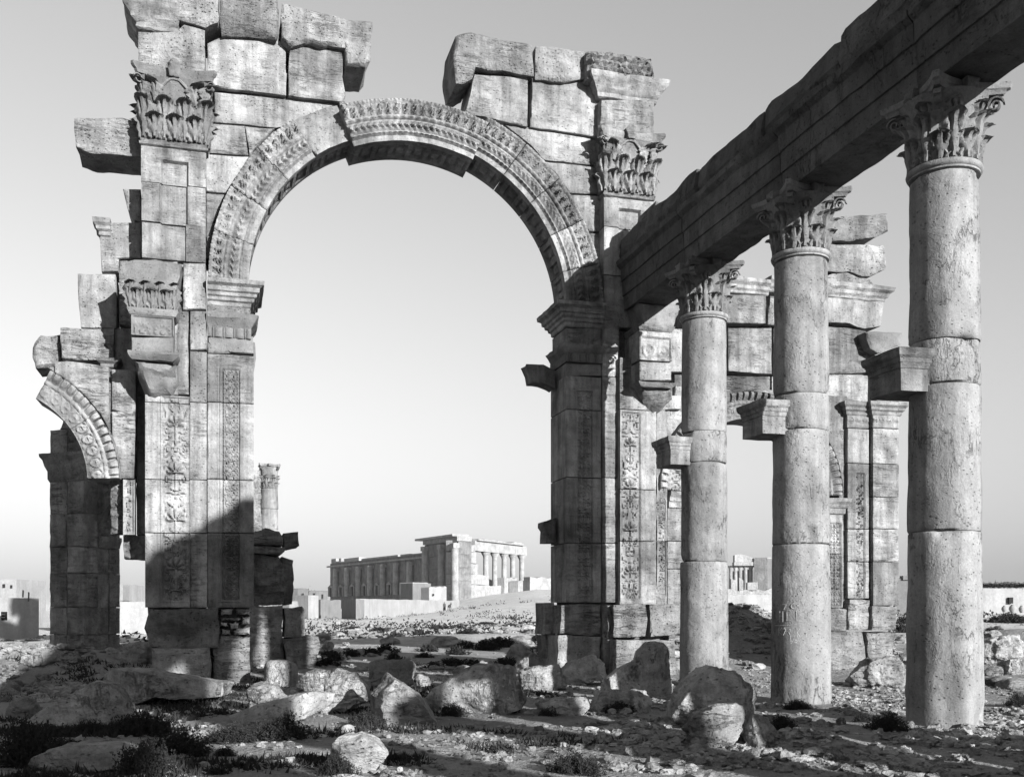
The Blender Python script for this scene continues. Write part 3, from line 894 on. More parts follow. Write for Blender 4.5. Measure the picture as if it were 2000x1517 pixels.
# ------------------------------------------------------------------ acanthus leaves and capitals
def leaf_shell(Wd, H, lean, curl, lobes=4.5, th=0.035):
    nu, nv = 17, 19
    U, T = np.meshgrid(np.linspace(-1, 1, nu), np.linspace(0, 1, nv))
    wv = Wd / 2 * (.62 + .5 * np.sin(math.pi * np.clip(T, 0, 1) * .72 + .15)) * np.sqrt(np.clip(1.02 - T ** 6, 0.04, 1))
    wv = wv * (1 + .22 * np.abs(U) ** 2 * np.cos(T * lobes * 2 * math.pi))
    x = U * wv
    k = np.clip((T - .68) / .32, 0, 1)
    y = -(lean * T ** 1.5 + curl * k ** 1.5)
    z = H * (T - .16 * k ** 2.2 - .03 * np.abs(U) * (1 - k))
    y = y + .35 * wv * U ** 2
    y = y - .16 * Wd * np.clip(np.cos(np.abs(U) * 2.6 * math.pi - T * 9.0 + 1.2), -1, 1) * (np.abs(U) > .14) * np.clip(1.1 - .5 * np.abs(U), 0, 1) * .75 - .13 * Wd * (np.abs(U) < .14)
    Vf = np.column_stack([x.ravel(), y.ravel(), z.ravel()])
    Vb = Vf + np.array([0, th, -th * .4])
    f = grid_faces(nu, nv).tolist()
    n = nu * nv
    fb = [[q[3] + n, q[2] + n, q[1] + n, q[0] + n] for q in f]
    loop = list(range(nu)) + [nu - 1 + nu * i for i in range(1, nv)] + [n - 1 - i for i in range(1, nu)] + [nu * (nv - 1 - i) for i in range(1, nv - 1)]
    rim = [[loop[(i + 1) % len(loop)], loop[i], loop[i] + n, loop[(i + 1) % len(loop)] + n] for i in range(len(loop))]
    return np.concatenate([Vf, Vb]), f + fb + rim

def leaf_me(name, *a, **k):
    V, Fc = leaf_shell(*a, **k)
    V = V + .016 * np.stack([fbm(V * 9 + q * 5 + len(bpy.data.meshes), 3, 70 + q) for q in range(3)], 1)
    me = bpy.data.meshes.new(name)
    me.from_pydata(V.tolist(), [], Fc)
    me.update()
    me.shade_smooth()
    me.set_sharp_from_angle(angle=math.radians(50))
    return me

def place(name, me, mat, parent, loc, rz=0, scale=(1, 1, 1), rx=0):
    o = bpy.data.objects.new(name, me)
    if mat and not me.materials:
        me.materials.append(mat)
    o.location = loc
    o.rotation_euler = (rx, 0, rz)
    o.scale = scale
    o.parent = parent
    COL.objects.link(o)
    return o

def volute_mesh(R, wd, turns=1.6):
    t = np.linspace(0, 1, 26)
    a = t * turns * 2 * math.pi
    r = R * (1 - .82 * t)
    pts = np.column_stack([r * np.cos(a), np.zeros(26), r * np.sin(a)])
    rings = []
    for p, aa, rr in zip(pts, a, r):
        th = R * .2
        o = np.array([math.cos(aa), 0, math.sin(aa)])
        rings.append([p + o * th * .5 + [0, wd / 2, 0], p + o * th * .5 - [0, wd / 2, 0], p - o * th * .5 - [0, wd / 2, 0], p - o * th * .5 + [0, wd / 2, 0]])
    return loft(np.array(rings))

def abacus_rings(hx, hy, cut, conc, prof, back=None, n=9):
    """square slab with concave sides and horned corners"""
    rings = []
    for sc, z in prof:
        c = [(-hx, -hy), (hx, -hy), (hx, hy), (-hx, hy)]
        R = []
        for k in range(4):
            a, b = np.array(c[k]), np.array(c[(k + 1) % 4])
            d = (b - a) / np.linalg.norm(b - a)
            nn = np.array([d[1], -d[0]])
            L = np.linalg.norm(b - a)
            for q in np.linspace(0, 1, n):
                p = a + d * (cut + (L - 2 * cut) * q) - nn * conc * math.sin(math.pi * q) ** .8
                R.append((p[0] * sc, p[1] * sc, z))
        rings.append(R)
    return np.array(rings)

def pilaster_capital(u0, u1, v0, v1, d, db, mat, bare_left=False):
    """Corinthian pilaster capital, v0 top of abacus, v1 foot"""
    um = (u0 + u1) / 2
    s0, s1 = W2(u0, v1, d)[0], W2(u1, v1, d)[0]
    z0, z1 = W2(um, v1, d)[1], W2(um, v0, d)[1]
    H, Wd, sm = z1 - z0, s1 - s0, (s0 + s1) / 2
    rings = []
    for t, p in ((0, 0), (.05, .0), (.35, .01), (.7, .05), (.82, .12), (.87, .16)):
        a0, a1, b = s0 - p, s1 + p, -d - p
        n = 8
        R = [(a0 + (a1 - a0) * k / n, b, z0 + H * t) for k in range(n)] + [(a1, b + (-db - b) * k / 4, z0 + H * t) for k in range(4)]
        R += [(a1 + (a0 - a1) * k / n, -db, z0 + H * t) for k in range(n)] + [(a0, -db + (b + db) * k / 4, z0 + H * t) for k in range(4)]
        rings.append(R)
    V, Fc = loft(np.array(rings))
    V = V + .02 * np.stack([fbm(V * 3 + q, 3, 90 + q) for q in range(3)], 1)
    cap = mk('capital', V, Fc, mat, arch, 40)
    ab = abacus_rings(Wd / 2 + .26, .62, .06, .17, ((.9, 0), (.93, H * .05), (.97, H * .07), (1, H * .10), (1, H * .14)), n=12)
    ab[:, :, 0] += sm
    ab[:, :, 1] = np.minimum(ab[:, :, 1] - d + .34, -db)
    ab[:, :, 2] += z0 + H * .86
    V, Fc = loft(ab)
    mk('abacus', V, Fc, mat, cap, 30)
    lo = leaf_me('acanthus_leaf', Wd / 3.0, H * .36, .07, .15)
    hi = leaf_me('acanthus_leaf', Wd / 3.2, H * .64, .09, .2)
    sd_ = leaf_me('acanthus_leaf', Wd / 4, H * .32, .12, .2)
    for k in range(4):
        place('acanthus_leaf', hi, mat, cap, (s0 + Wd * k / 3, -d - .02, z0 + H * .02), rz=(-.35 if k == 0 else .35 if k == 3 else 0))
    for k in range(3):
        place('acanthus_leaf', lo, mat, cap, (s0 + Wd * (k + .5) / 3, -d - .07, z0 + H * .01))
    for sx in (-1, 1):
        for q in (.12, .42):
            place('acanthus_leaf', lo, mat, cap, (sm + sx * (Wd / 2 + .03), -d + q + .1, z0 + H * .01), rz=sx * math.pi / 2)
            place('acanthus_leaf', hi, mat, cap, (sm + sx * (Wd / 2 + .01), -d + q + .25, z0 + H * .02), rz=sx * math.pi / 2)
        # stalk leaf and volute climbing to the horn
        place('acanthus_leaf', sd_, mat, cap, (sm + sx * Wd * .33, -d - .06, z0 + H * .52), rz=sx * .5)
        place('acanthus_leaf', sd_, mat, cap, (sm + sx * (Wd * .5 + .02), -d - .05, z0 + H * .52), rz=sx * .9)
        vv, vf = volute_mesh(.11, .09)
        vv[:, 0] *= sx
        o = mk('volute', vv, vf, mat, cap, 40)
        o.location = (sm + sx * (Wd / 2 + .13), -d - .16, z0 + H * .78)
        o.rotation_euler = (0, 0, -sx * .6)
    V, Fc = tube([(sm - Wd * .3, -d - .06, z0 + H * .6), (sm - Wd * .22, -d - .09, z0 + H * .74), (sm - .1, -d - .13, z0 + H * .84), (sm, -d - .14, z0 + H * .85), (sm + .1, -d - .13, z0 + H * .84), (sm + Wd * .22, -d - .09, z0 + H * .74), (sm + Wd * .3, -d - .06, z0 + H * .6)], [.03, .03, .035, .035, .035, .03, .03])
    mk('calyx_rib', V, Fc, mat, cap, 50)
    V, Fc = slab_mesh([(sm - .1, z0 + H * .86), (sm + .1, z0 + H * .86), (sm + .15, z0 + H * 1.06), (sm + .05, z0 + H * 1.12), (sm - .06, z0 + H * 1.11), (sm - .15, z0 + H * 1.04)], d + .26, d - .1, rough=.05, edge=.02, chip=.06, res=.06, seed=seed())
    mk('fleuron', V, Fc, mat, cap, 40)
    return cap
pilaster_capital(282, 400, 140, 276, .36, -.5, M_CAP)
pilaster_capital(1182, 1274, 262, 378, .36, -.5, M_CARVE)
# leaves of the lower, broken capital on the left pier
for px0, px1, va, vb, d, mat in ((254, 340, 556, 605, D2 - .04, M_CAP),):
    s0, s1 = W2(px0, vb, d)[0], W2(px1, vb, d)[0]
    z0, z1 = W2((px0 + px1) / 2, vb, d)[1], W2((px0 + px1) / 2, va, d)[1]
    me = leaf_me('acanthus_leaf', (s1 - s0) / 3.0, (z1 - z0) * .9, .05, .12)
    for k in range(3):
        place('acanthus_leaf', me, mat, arch, (s0 + (s1 - s0) * (k + .5) / 3, -d - .03, z0))
    me2 = leaf_me('acanthus_leaf', (s1 - s0) / 3.6, (z1 - z0) * 1.25, .06, .14)
    for k in range(4):
        place('acanthus_leaf', me2, mat, arch, (s0 + (s1 - s0) * k / 3, -d, z0))

# ------------------------------------------------------------------ the colonnade
ASTR = EYE + 6.125
CAPZ, ENTZ = 8.82, 10.49
def drum_mesh(z0, z1, r0, r1, sd, chips=0.03, wear=0.011, bites=()):
    N = 84
    nz = max(4, int((z1 - z0) / .06))
    ph = np.arange(N) * 2 * math.pi / N
    zz = np.concatenate([[z0 + .004], np.linspace(z0 + .03, z1 - .03, nz), [z1 - .004]])
    rings = []
    for z in zz:
        t = (z - z0) / (z1 - z0)
        r = r0 + (r1 - r0) * t
        P = np.column_stack([np.cos(ph) * r, np.sin(ph) * r, np.full(N, z)])
        rr = r + wear * fbm(P * (3.0, 3.0, 2.0) + sd, 4, sd)
        e = min(z - z0, z1 - z)
        cn = fbm(P * (2.6, 2.6, 1.5) + sd * 2, 3, sd + 4)
        if e < .012:
            rr = rr - .012 - chips * np.clip(cn - .05, 0, 1)
        elif e < .12:
            rr = rr - chips * 1.2 * np.clip(cn - .35, 0, 1) * (1 - e / .12)
        for (bp, bz, bw, bh, bd) in bites:
            da = (ph - bp + math.pi) % (2 * math.pi) - math.pi
            g = np.exp(-(da / bw) ** 2 - ((z - bz) / bh) ** 2)
            rr = rr - bd * np.clip(g * (1.3 + .9 * cn) - .35, 0, 1)
        rings.append(np.column_stack([np.cos(ph) * rr, np.sin(ph) * rr, np.full(N, z)]))
    return loft(np.array(rings))

def bell_rings(z0, H):
    N = 40
    ph = np.arange(N) * 2 * math.pi / N
    rings = []
    for t, r in ((0, .43), (.05, .44), (.4, .45), (.7, .5), (.84, .58), (.87, .6)):
        rings.append(np.column_stack([np.cos(ph) * r, np.sin(ph) * r, np.full(N, z0 + H * t)]))
    return np.array(rings)

def column_capital(root, z0, H, mat, ry=0.0):
    V, Fc = loft(bell_rings(z0, H))
    cap = mk('capital', V, Fc, mat, root, 40)
    lo = bpy.data.meshes.get('column_leaf_low') or leaf_me('column_leaf_low', .36, .40, .07, .09)
    hi = bpy.data.meshes.get('column_leaf_high') or leaf_me('column_leaf_high', .36, .72, .08, .12)
    cl = bpy.data.meshes.get('column_leaf_stalk') or leaf_me('column_leaf_stalk', .26, .34, .11, .07)
    for k in range(8):
        a = math.pi / 4 * k
        place('acanthus_leaf', lo, mat, cap, (.45 * math.sin(a), -.45 * math.cos(a), z0 + .02), rz=a)
        a += math.pi / 8
        place('acanthus_leaf', hi, mat, cap, (.45 * math.sin(a), -.45 * math.cos(a), z0 + .02), rz=a)
        place('acanthus_leaf', cl, mat, cap, (.465 * math.sin(a), -.465 * math.cos(a), z0 + .5), rz=a)
    ab = abacus_rings(.64, .64, .06, .16, ((.88, 0), (.92, .05), (.98, .07), (1, .11), (1, .15)), n=12)
    ab[:, :, 2] += z0 + H - .15
    V, Fc = loft(ab)
    mk('abacus', V, Fc, mat, cap, 30)
    for k in range(4):
        a = math.pi / 4 + k * math.pi / 2
        vv, vf = volute_mesh(.11, .1)
        o = mk('volute', vv, vf, mat, cap, 40)
        o.location = (.655 * math.cos(a), .655 * math.sin(a), z0 + H - .27)
        o.rotation_euler = (0, 0, a)
    for k in range(4):
        a = k * math.pi / 2
        V, Fc = slab_mesh([(-.09, 0), (.09, 0), (.11, .16), (-.11, .16)], .62, .3, rough=.03, edge=.015, chip=.04, res=.06, seed=seed())
        o = mk('fleuron', V, Fc, mat, cap, 40)
        o.location = (0, 0, z0 + H - .15)
        o.rotation_euler = (0, 0, a)
    return cap

def bracket_mesh(z0, z1, sd):
    prof = [(0, z0), (0, z0 + .30), (.02, z0 + .31), (.03, z0 + .37), (.06, z0 + .39), (.07, z0 + .44), (.12, z0 + .47), (.14, z0 + .52), (.14, z1 - .01), (.08, z1)]
    return mould_mesh([(p * .62, z) for p, z in prof], -.86, -.15, -.21, .50, ex=(1, 0, 1, 1), res=.09, wear=.014, seed=sd)

def column(n_out, s, joints, label, gap_chip, sd, bracket=True, bites=()):
    p = wall_to_world(s, n_out, 0)
    root = empty('column', p, TH, label, 'column', 'columns of the street colonnade')
    js = [-.35] + joints + [ASTR - .10]
    rad = lambda z: .505 - .052 * max(0, z) / 7.7
    for k in range(len(js) - 1):
        V, Fc = drum_mesh(js[k], js[k + 1], rad(js[k]) + (.012 if k == 0 else 0), rad(js[k + 1]), sd * 10 + k, chips=gap_chip, bites=bites)
        dm = mk('drum', V, Fc, M_COLUMN, root, 40)
        if bracket and k == 2:
            V, Fc = bracket_mesh(4.62, 5.20, sd)
            mk('bracket', V, Fc, M_CARVE, dm, 30)
    N = 48
    ph = np.arange(N) * 2 * math.pi / N
    R = [np.column_stack([np.cos(ph) * r, np.sin(ph) * r, np.full(N, z)]) for r, z in ((.44, ASTR - .1), (.475, ASTR - .085), (.475, ASTR - .06), (.50, ASTR - .045), (.512, ASTR - .01), (.50, ASTR + .025), (.44, ASTR + .03))]
    V, Fc = loft(np.array(R))
    mk('astragal', V, Fc, M_COLUMN, root, 50)
    column_capital(root, ASTR + .02, CAPZ - ASTR - .02, M_CAP)
    return root
CS = 3.12
c1 = column(3.79, 3.14, [2.62, 4.68, 5.32], 'farthest bracketed column of the colonnade, closest to the great arch', .06, 1)
c2 = column(7.70, 3.08, [2.74, 4.70, 5.32], 'middle bracketed column with scratched graffiti letters on its shaft', .10, 2, bites=((-1.75, 2.88, .28, .14, .10), (-1.5, .02, .35, .2, .06), (-1.3, 1.9, .18, .1, .03)))
c3 = column(11.37, 3.14, [2.70, 4.72, 5.34], 'nearest and largest bracketed column, at the right edge beyond the boulder', .09, 3, bites=((-2.0, .5, .4, .45, .05), (-1.1, .1, .5, .2, .05), (-1.6, 5.3, .5, .1, .06), (-.9, 3.6, .3, .25, .02)))
# graffiti scratched on the middle column: 7 C / HEL / rule / K ∩ K T
gp = wall_to_world(3.08, 7.70, 0)
def on_shaft(u, v):
    """photo pixel -> point of the shaft of the middle column, in its own axes"""
    o = Vector((0, 0, EYE)); dr = Vector(((u - CX) / F, 1, (VH - v) / F))
    cx, cy = gp[0], gp[1]
    A = dr[0] ** 2 + dr[1] ** 2; B = -2 * (dr[0] * cx + dr[1] * cy); r = .499
    C = cx * cx + cy * cy - r * r
    t = (-B - math.sqrt(max(0, B * B - 4 * A * C))) / (2 * A)
    q = o + dr * t
    x, y = q[0] - cx, q[1] - cy
    return (x * math.cos(TH) + y * math.sin(TH), -x * math.sin(TH) + y * math.cos(TH), q[2])
M_SCRATCH = stone('scratched_stone', 0.34, var=.2, strata=0, pits=0, stain=0)
STR = [[(1528, 1180), (1536, 1180), (1531, 1190)],
       [(1552, 1177), (1547, 1179), (1545, 1183), (1547, 1187), (1551, 1188), (1555, 1186)], [(1556, 1180), (1558, 1183), (1561, 1178)],
       [(1523, 1193), (1523, 1214)], [(1529, 1193), (1529, 1214)], [(1523, 1203), (1529, 1202)],
       [(1544, 1192), (1537, 1192), (1537, 1212), (1545, 1211)], [(1537, 1201), (1542, 1200)],
       [(1555, 1192), (1556, 1212), (1567, 1212)],
       [(1514, 1221), (1535, 1221), (1556, 1219)],
       [(1521, 1226), (1521, 1240)], [(1527, 1226), (1521, 1233), (1528, 1240)],
       [(1529, 1229), (1532, 1225), (1534, 1230), (1530, 1240)],
       [(1556, 1225), (1557, 1244)], [(1563, 1225), (1557, 1235), (1563, 1244)],
       [(1571, 1225), (1581, 1225)], [(1576, 1225), (1575, 1243)],
       [(1540, 1230), (1543, 1228), (1543, 1234), (1540, 1233), (1543, 1240)], [(1543, 1240), (1544, 1250)], [(1545, 1250), (1543, 1254), (1546, 1256), (1548, 1252), (1545, 1250)],
       [(1554, 1248), (1552, 1253), (1555, 1255), (1557, 1251), (1554, 1248)]]
gparts = []
for st in STR:
    P = []
    for k in range(len(st) - 1):
        for q in np.linspace(0, 1, 4)[:-1]:
            P.append(on_shaft(st[k][0] + (st[k + 1][0] - st[k][0]) * q, st[k][1] + (st[k + 1][1] - st[k][1]) * q))
    P.append(on_shaft(*st[-1]))
    gparts.append(tube(P, .0036, 5))
V, Fc = join_mesh(gparts)
mk('graffiti', V, Fc, M_SCRATCH, c2, 60)
# unseen columns of the same row, their spacing shaped to place the striped shade
far_cols = []
ROW = [15.2, 18.2, 21.2, 24.9, 31.4, 36.1, 40.0, 43.8]
for nn in ROW:
    p = wall_to_world(CS, nn, 0)
    c = dup(c1)
    c.location = p
    c['label'] = 'unseen bracketed column of the same row beyond the nearest column'
    far_cols.append(c)

# entablature: architrave and frieze blocks laid from column to column
ent = empty('entablature', wall_to_world(CS, 3.79, CAPZ), TH, 'heavy stone entablature running from the great arch over the column capitals', 'entablature')
def cross(pts, res=.11):
    return resample(pts, res)
ARCH_X = [(-.42, 0), (.42, 0), (.43, .33), (.46, .34), (.47, .68), (.50, .69), (.51, .98), (.60, 1.06), (.62, 1.16), (-.62, 1.16), (-.60, 1.06), (-.51, .98), (-.50, .69), (-.47, .68), (-.46, .34), (-.43, .33)]
def beam(n0, n1, sect, sd, rough, wear, top_rough=0.0, taper=0.0):
    """a beam along the wall normal from n0 to n1 (metres from the wall), local to the entablature"""
    S = cross(sect)
    ns = np.arange(n0, n1 + .01, .16)
    ns = np.linspace(n0 + .008, n1 - .008, max(3, len(ns)))
    rings = []
    ctr = S.mean(0)
    for k, n in enumerate(ns):
        P = np.column_stack([S[:, 0], np.full(len(S), -(n - 3.79)), S[:, 1]])
        q = P * 1.6 + sd
        nz = fbm(q, 4, 200 + sd)
        nz2 = fbm(P * .9 + sd * 3, 3, 300 + sd)
        dv = np.column_stack([S - ctr]); L = np.linalg.norm(dv, axis=1)[:, None] + 1e-6
        dv = dv / L
        e = min(n - n0, n1 - n)
        off = rough * nz - wear * np.clip(nz2 - .3, 0, 1) - (.02 if e < .02 else 0)
        P[:, 0] += dv[:, 0] * off
        P[:, 2] += dv[:, 1] * off + (S[:, 1] > ctr[1] + .2) * top_rough * fbm(np.column_stack([np.full(len(S), n * 1.4), S[:, 0], S[:, 0] * 0]) + sd, 3, 400)
        P[:, 1] += .015 * fbm(P * 3, 2, 500 + sd)
        rings.append(P)
    return loft(np.array(rings))
edges_n = [.3, 3.79, 7.70, 11.37] + ROW + [46.0]
for k in range(len(edges_n) - 1):
    V, Fc = beam(edges_n[k], edges_n[k + 1], ARCH_X, 11 + k, .012, .10)
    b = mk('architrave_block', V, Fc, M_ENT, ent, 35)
    b.location = (0, 0, 0.003)
fr_edges = [.3, 2.1, 4.6, 7.2, 9.6, 12.2, 14.9, 18, 21.5, 25, 28.5, 32, 35.5, 39, 42.5, 45.9]
for k in range(len(fr_edges) - 1):
    rr = np.random.default_rng(k)
    hgt = .52 + rr.uniform(-.06, .05) + {8: .25, 9: .36, 10: .12}.get(k, 0)  # some unseen blocks raised to shape the shadow edge on the left pier
    wdt = .50 + rr.uniform(-.04, .06)
    V, Fc = beam(fr_edges[k], fr_edges[k + 1], [(-wdt, 1.17), (wdt, 1.17), (wdt + .05, 1.3), (wdt, 1.17 + hgt), (-wdt, 1.17 + hgt), (-wdt - .06, 1.3)], 31 + k, .035, .10, .05)
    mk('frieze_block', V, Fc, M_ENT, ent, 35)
V, Fc = slab_mesh([(-.45, 1.69), (.45, 1.69), (.42, 2.1), (.1, 2.3), (-.2, 2.12), (-.42, 2.2)], 0, -1.1, rough=.08, edge=.06, chip=.1, seed=seed())
o = mk('frieze_block', V, Fc, M_ROUGH, ent, 40)
o.location = (.25, 2.0, 0)

# ------------------------------------------------------------------ the ground
def sstep(x, a, b):
    t = np.clip((x - a) / (b - a), 0, 1)
    return t * t * (3 - 2 * t)

MOUNDS = [(-12.0, 24.8, 2.2, 1.5, .62), (-9.4, 24.6, 1.2, 1.2, .25), (-15.0, 30.5, 4.0, 3.0, .42),
          (6.6, 32.5, 1.7, 2.0, 1.45), (9.0, 33.5, 2.0, 2.0, .5), (13.4, 27.5, 1.5, 2.0, .65), (15.5, 30, 2.5, 2.0, .7),
          (36, 72, 26, 22, 1.25), (-1.5, 46, 3.5, 1.6, .35), (3.4, 12.4, 1.3, .6, .12), (-2.2, 19.0, 2.2, 1.4, .10)]
def ground_h(x, y):
    x = np.asarray(x, float); y = np.asarray(y, float)
    sh = x.shape
    x, y = x.ravel(), y.ravel()
    h = np.zeros(len(x))
    for mx, my, sx, sy, mh in MOUNDS:
        h += mh * np.exp(-.5 * (((x - mx) / sx) ** 2 + ((y - my) / sy) ** 2))
    h += 4.0 * sstep(y, 95, 210) * sstep(x, -27, 10) + 3.2 * sstep(y, 205, 290) * sstep(x, -75, -5)
    h += 6 * sstep(y, 400, 900) * 0
    z0 = np.zeros(len(x))
    near = np.exp(-np.clip(y - 5, 0, 200) / 60)
    h += (.03 * fbm(np.column_stack([x * .55, y * .55, z0]), 4, 1) + .020 * fbm(np.column_stack([x * 2.9, y * 2.6, z0]), 3, 2)) * (.35 + .65 * near)
    h += .16 * fbm(np.column_stack([x * .11, y * .11, z0 + 3]), 3, 8) * sstep(y, 30, 60) * (1 - sstep(y, 400, 900))
    h -= .02
    return h.reshape(sh)

def axis(lo, hi, step, far_lo, far_hi, g=1.16):
    a = list(np.arange(lo, hi, step))
    q, st = a[-1], step
    while q < far_hi:
        st *= g; q += st; a.append(q)
    q, st = a[0], step
    b = []
    while q > far_lo:
        st *= g; q -= st; b.append(q)
    return np.array(b[::-1] + a)
gx = axis(-13, 14, .10, -4500, 4500, 1.10)
gy = axis(8.6, 30, .10, -300, 6000, 1.07)
GX, GY = np.meshgrid(gx, gy)
GZ = ground_h(GX, GY)
gme_v = np.column_stack([GX.ravel(), GY.ravel(), GZ.ravel()])

def ground_mat():
    s = NT('stony_desert_soil')
    tc = s.n('ShaderNodeTexCoord').outputs['Object']
    big = s.noise(tc, .35, 5, .6, .3)
    mid = s.noise(tc, 2.2, 6, .65)
    fn = s.noise(tc, 16.0, 6, .7)
    vor = s.n('ShaderNodeTexVoronoi', {'Vector': tc, 'Scale': 9.0}, feature='F1')
    peb = s.mapr(s.math('ADD', vor.outputs['Distance'], s.math('MULTIPLY', fn, .35)), .30, .52, 1.0, 0.0)
    vor2 = s.n('ShaderNodeTexVoronoi', {'Vector': tc, 'Scale': 26.0}, feature='F1')
    peb2 = s.mapr(vor2.outputs['Distance'], .15, .45, 1.0, 0.0)
    gate = s.mapr(s.noise(tc, 1.1, 4), .42, .6, 0.0, 1.0)
    c = s.mapr(big, .3, .7, .82, 1.15)
    c = s.math('MULTIPLY', c, s.mapr(mid, .25, .75, .72, 1.22))
    c = s.math('MULTIPLY', c, s.mapr(fn, .3, .7, .78, 1.2))
    c = s.math('ADD', c, s.math('MULTIPLY', s.math('MULTIPLY', peb, gate), .22))
    yy = s.n('ShaderNodeSeparateXYZ', {0: tc}).outputs[1]
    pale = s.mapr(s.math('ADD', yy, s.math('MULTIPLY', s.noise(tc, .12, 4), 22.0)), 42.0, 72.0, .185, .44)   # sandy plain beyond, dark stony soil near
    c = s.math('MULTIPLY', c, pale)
    h = s.math('ADD', s.math('MULTIPLY', mid, .8), s.math('MULTIPLY', fn, .35))
    h = s.math('ADD', h, s.math('MULTIPLY', s.math('MULTIPLY', peb, gate), .35))
    h = s.math('ADD', h, s.math('MULTIPLY', peb2, .12))
    return s.out(c, s.bump(h, 1.0, .10))
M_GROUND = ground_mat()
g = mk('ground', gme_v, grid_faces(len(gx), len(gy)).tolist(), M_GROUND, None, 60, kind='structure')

def gz(x, y):
    return float(ground_h(np.array([x]), np.array([y]))[0])

def on_ground(u, v):
    """where the camera ray through photo pixel (u, v) meets the ground"""
    Y = EYE * F / max(4.0, v - VH)
    for _ in range(12):
        x = (u - CX) / F * Y
        dz = EYE - gz(x, Y)
        Y2 = dz * F / max(3.0, v - VH)
        Y = .5 * Y + .5 * min(Y2, 400)
    return (u - CX) / F * Y, Y

# ------------------------------------------------------------------ fallen stones
def ico(n):
    t = (1 + 5 ** .5) / 2
    V = [(-1, t, 0), (1, t, 0), (-1, -t, 0), (1, -t, 0), (0, -1, t), (0, 1, t), (0, -1, -t), (0, 1, -t), (t, 0, -1), (t, 0, 1), (-t, 0, -1), (-t, 0, 1)]
    Fc = [(0, 11, 5), (0, 5, 1), (0, 1, 7), (0, 7, 10), (0, 10, 11), (1, 5, 9), (5, 11, 4), (11, 10, 2), (10, 7, 6), (7, 1, 8), (3, 9, 4), (3, 4, 2), (3, 2, 6), (3, 6, 8), (3, 8, 9), (4, 9, 5), (2, 4, 11), (6, 2, 10), (8, 6, 7), (9, 8, 1)]
    V = [np.array(v) / np.linalg.norm(v) for v in V]
    for _ in range(n):
        mid, F2 = {}, []
        def m(a, b):
            k = (min(a, b), max(a, b))
            if k not in mid:
                q = V[a] + V[b]
                V.append(q / np.linalg.norm(q)); mid[k] = len(V) - 1
            return mid[k]
        for a, b, c in Fc:
            ab, bc, ca = m(a, b), m(b, c), m(c, a)
            F2 += [(a, ab, ca), (b, bc, ab), (c, ca, bc), (ab, bc, ca)]
        Fc = F2
    return np.array(V), Fc
ICO = {n: ico(n) for n in (1, 2, 3, 4, 5)}

def rock(px, label, thick=None, name='fallen_stone', category='stone', lev=5, rough=.075, yaw=0.0, mat=None, sd=None, group=None, boxy=4.6, facets=13, sink=.12, dY=0.0, strata=1.0):
    px = np.array(px, float)
    ub, vb = px[:, 0].mean(), px[:, 1].max()
    x0, Y = on_ground(ub, vb)
    Y += dY
    zb = gz(x0, Y)
    k = Y / F
    P = np.column_stack([(px[:, 0] - CX) * k, EYE + (VH - px[:, 1]) * k])
    P[P[:, 1] < zb + .05, 1] -= sink
    c = (P.max(0) + P.min(0)) / 2
    ext = P.max(0) - P.min(0)
    thick = thick or .75 * min(ext[0], ext[1] * 1.8)
    B = resample(P[::-1] if area2(P) < 0 else P, .05) - c
    ph = np.arctan2(B[:, 1], B[:, 0]); rr = np.hypot(B[:, 0], B[:, 1])
    od = np.argsort(ph); ph, rr = ph[od], rr[od]
    ph3 = np.concatenate([ph - 2 * math.pi, ph, ph + 2 * math.pi]); rr3 = np.tile(rr, 3)
    V, Fc = ICO[min(lev, 5)]
    sd = sd if sd is not None else seed()
    cx = np.hypot(V[:, 0], V[:, 2])
    a = np.arctan2(V[:, 2], V[:, 0])
    # stretch the directions so they are even over the outline
    R = np.interp(a, ph3, rr3)
    kk = (cx ** boxy + np.abs(V[:, 1]) ** boxy) ** (-1 / boxy)
    Q = np.column_stack([R * kk * cx * np.cos(a), V[:, 1] * kk * thick / 2, R * kk * cx * np.sin(a)])
    r2 = np.random.default_rng(sd)
    for _ in range(facets):
        n = np.array([r2.normal() * .55, -abs(r2.normal()) - .3, r2.normal() * .4 + .22]); n /= np.linalg.norm(n)
        dd = Q @ n
        lim = dd.max() * r2.uniform(.6, .9)
        ov = np.clip(dd - lim, 0, None)
        Q = Q - n * (ov * .94)[:, None]
    nrm = Q / (np.linalg.norm(Q, axis=1)[:, None] + 1e-6)
    s3 = Q + sd * 2.3
    rg = 1 - np.abs(fbm(s3 * (1.6, 1.6, 5.0), 4, sd + 3))
    nz = rough * (fbm(s3 * 1.6, 5, sd) * .6 + .75 * strata * (rg - .6) + .6 * fbm(s3 * 6, 4, sd + 6))
    Q = Q + nrm * nz[:, None]
    o = mk(name, Q, Fc, mat or M_ROCK, None, 26, label=label, category=category, group=group)
    o.location = (c[0], Y + thick * .32, c[1])
    return o

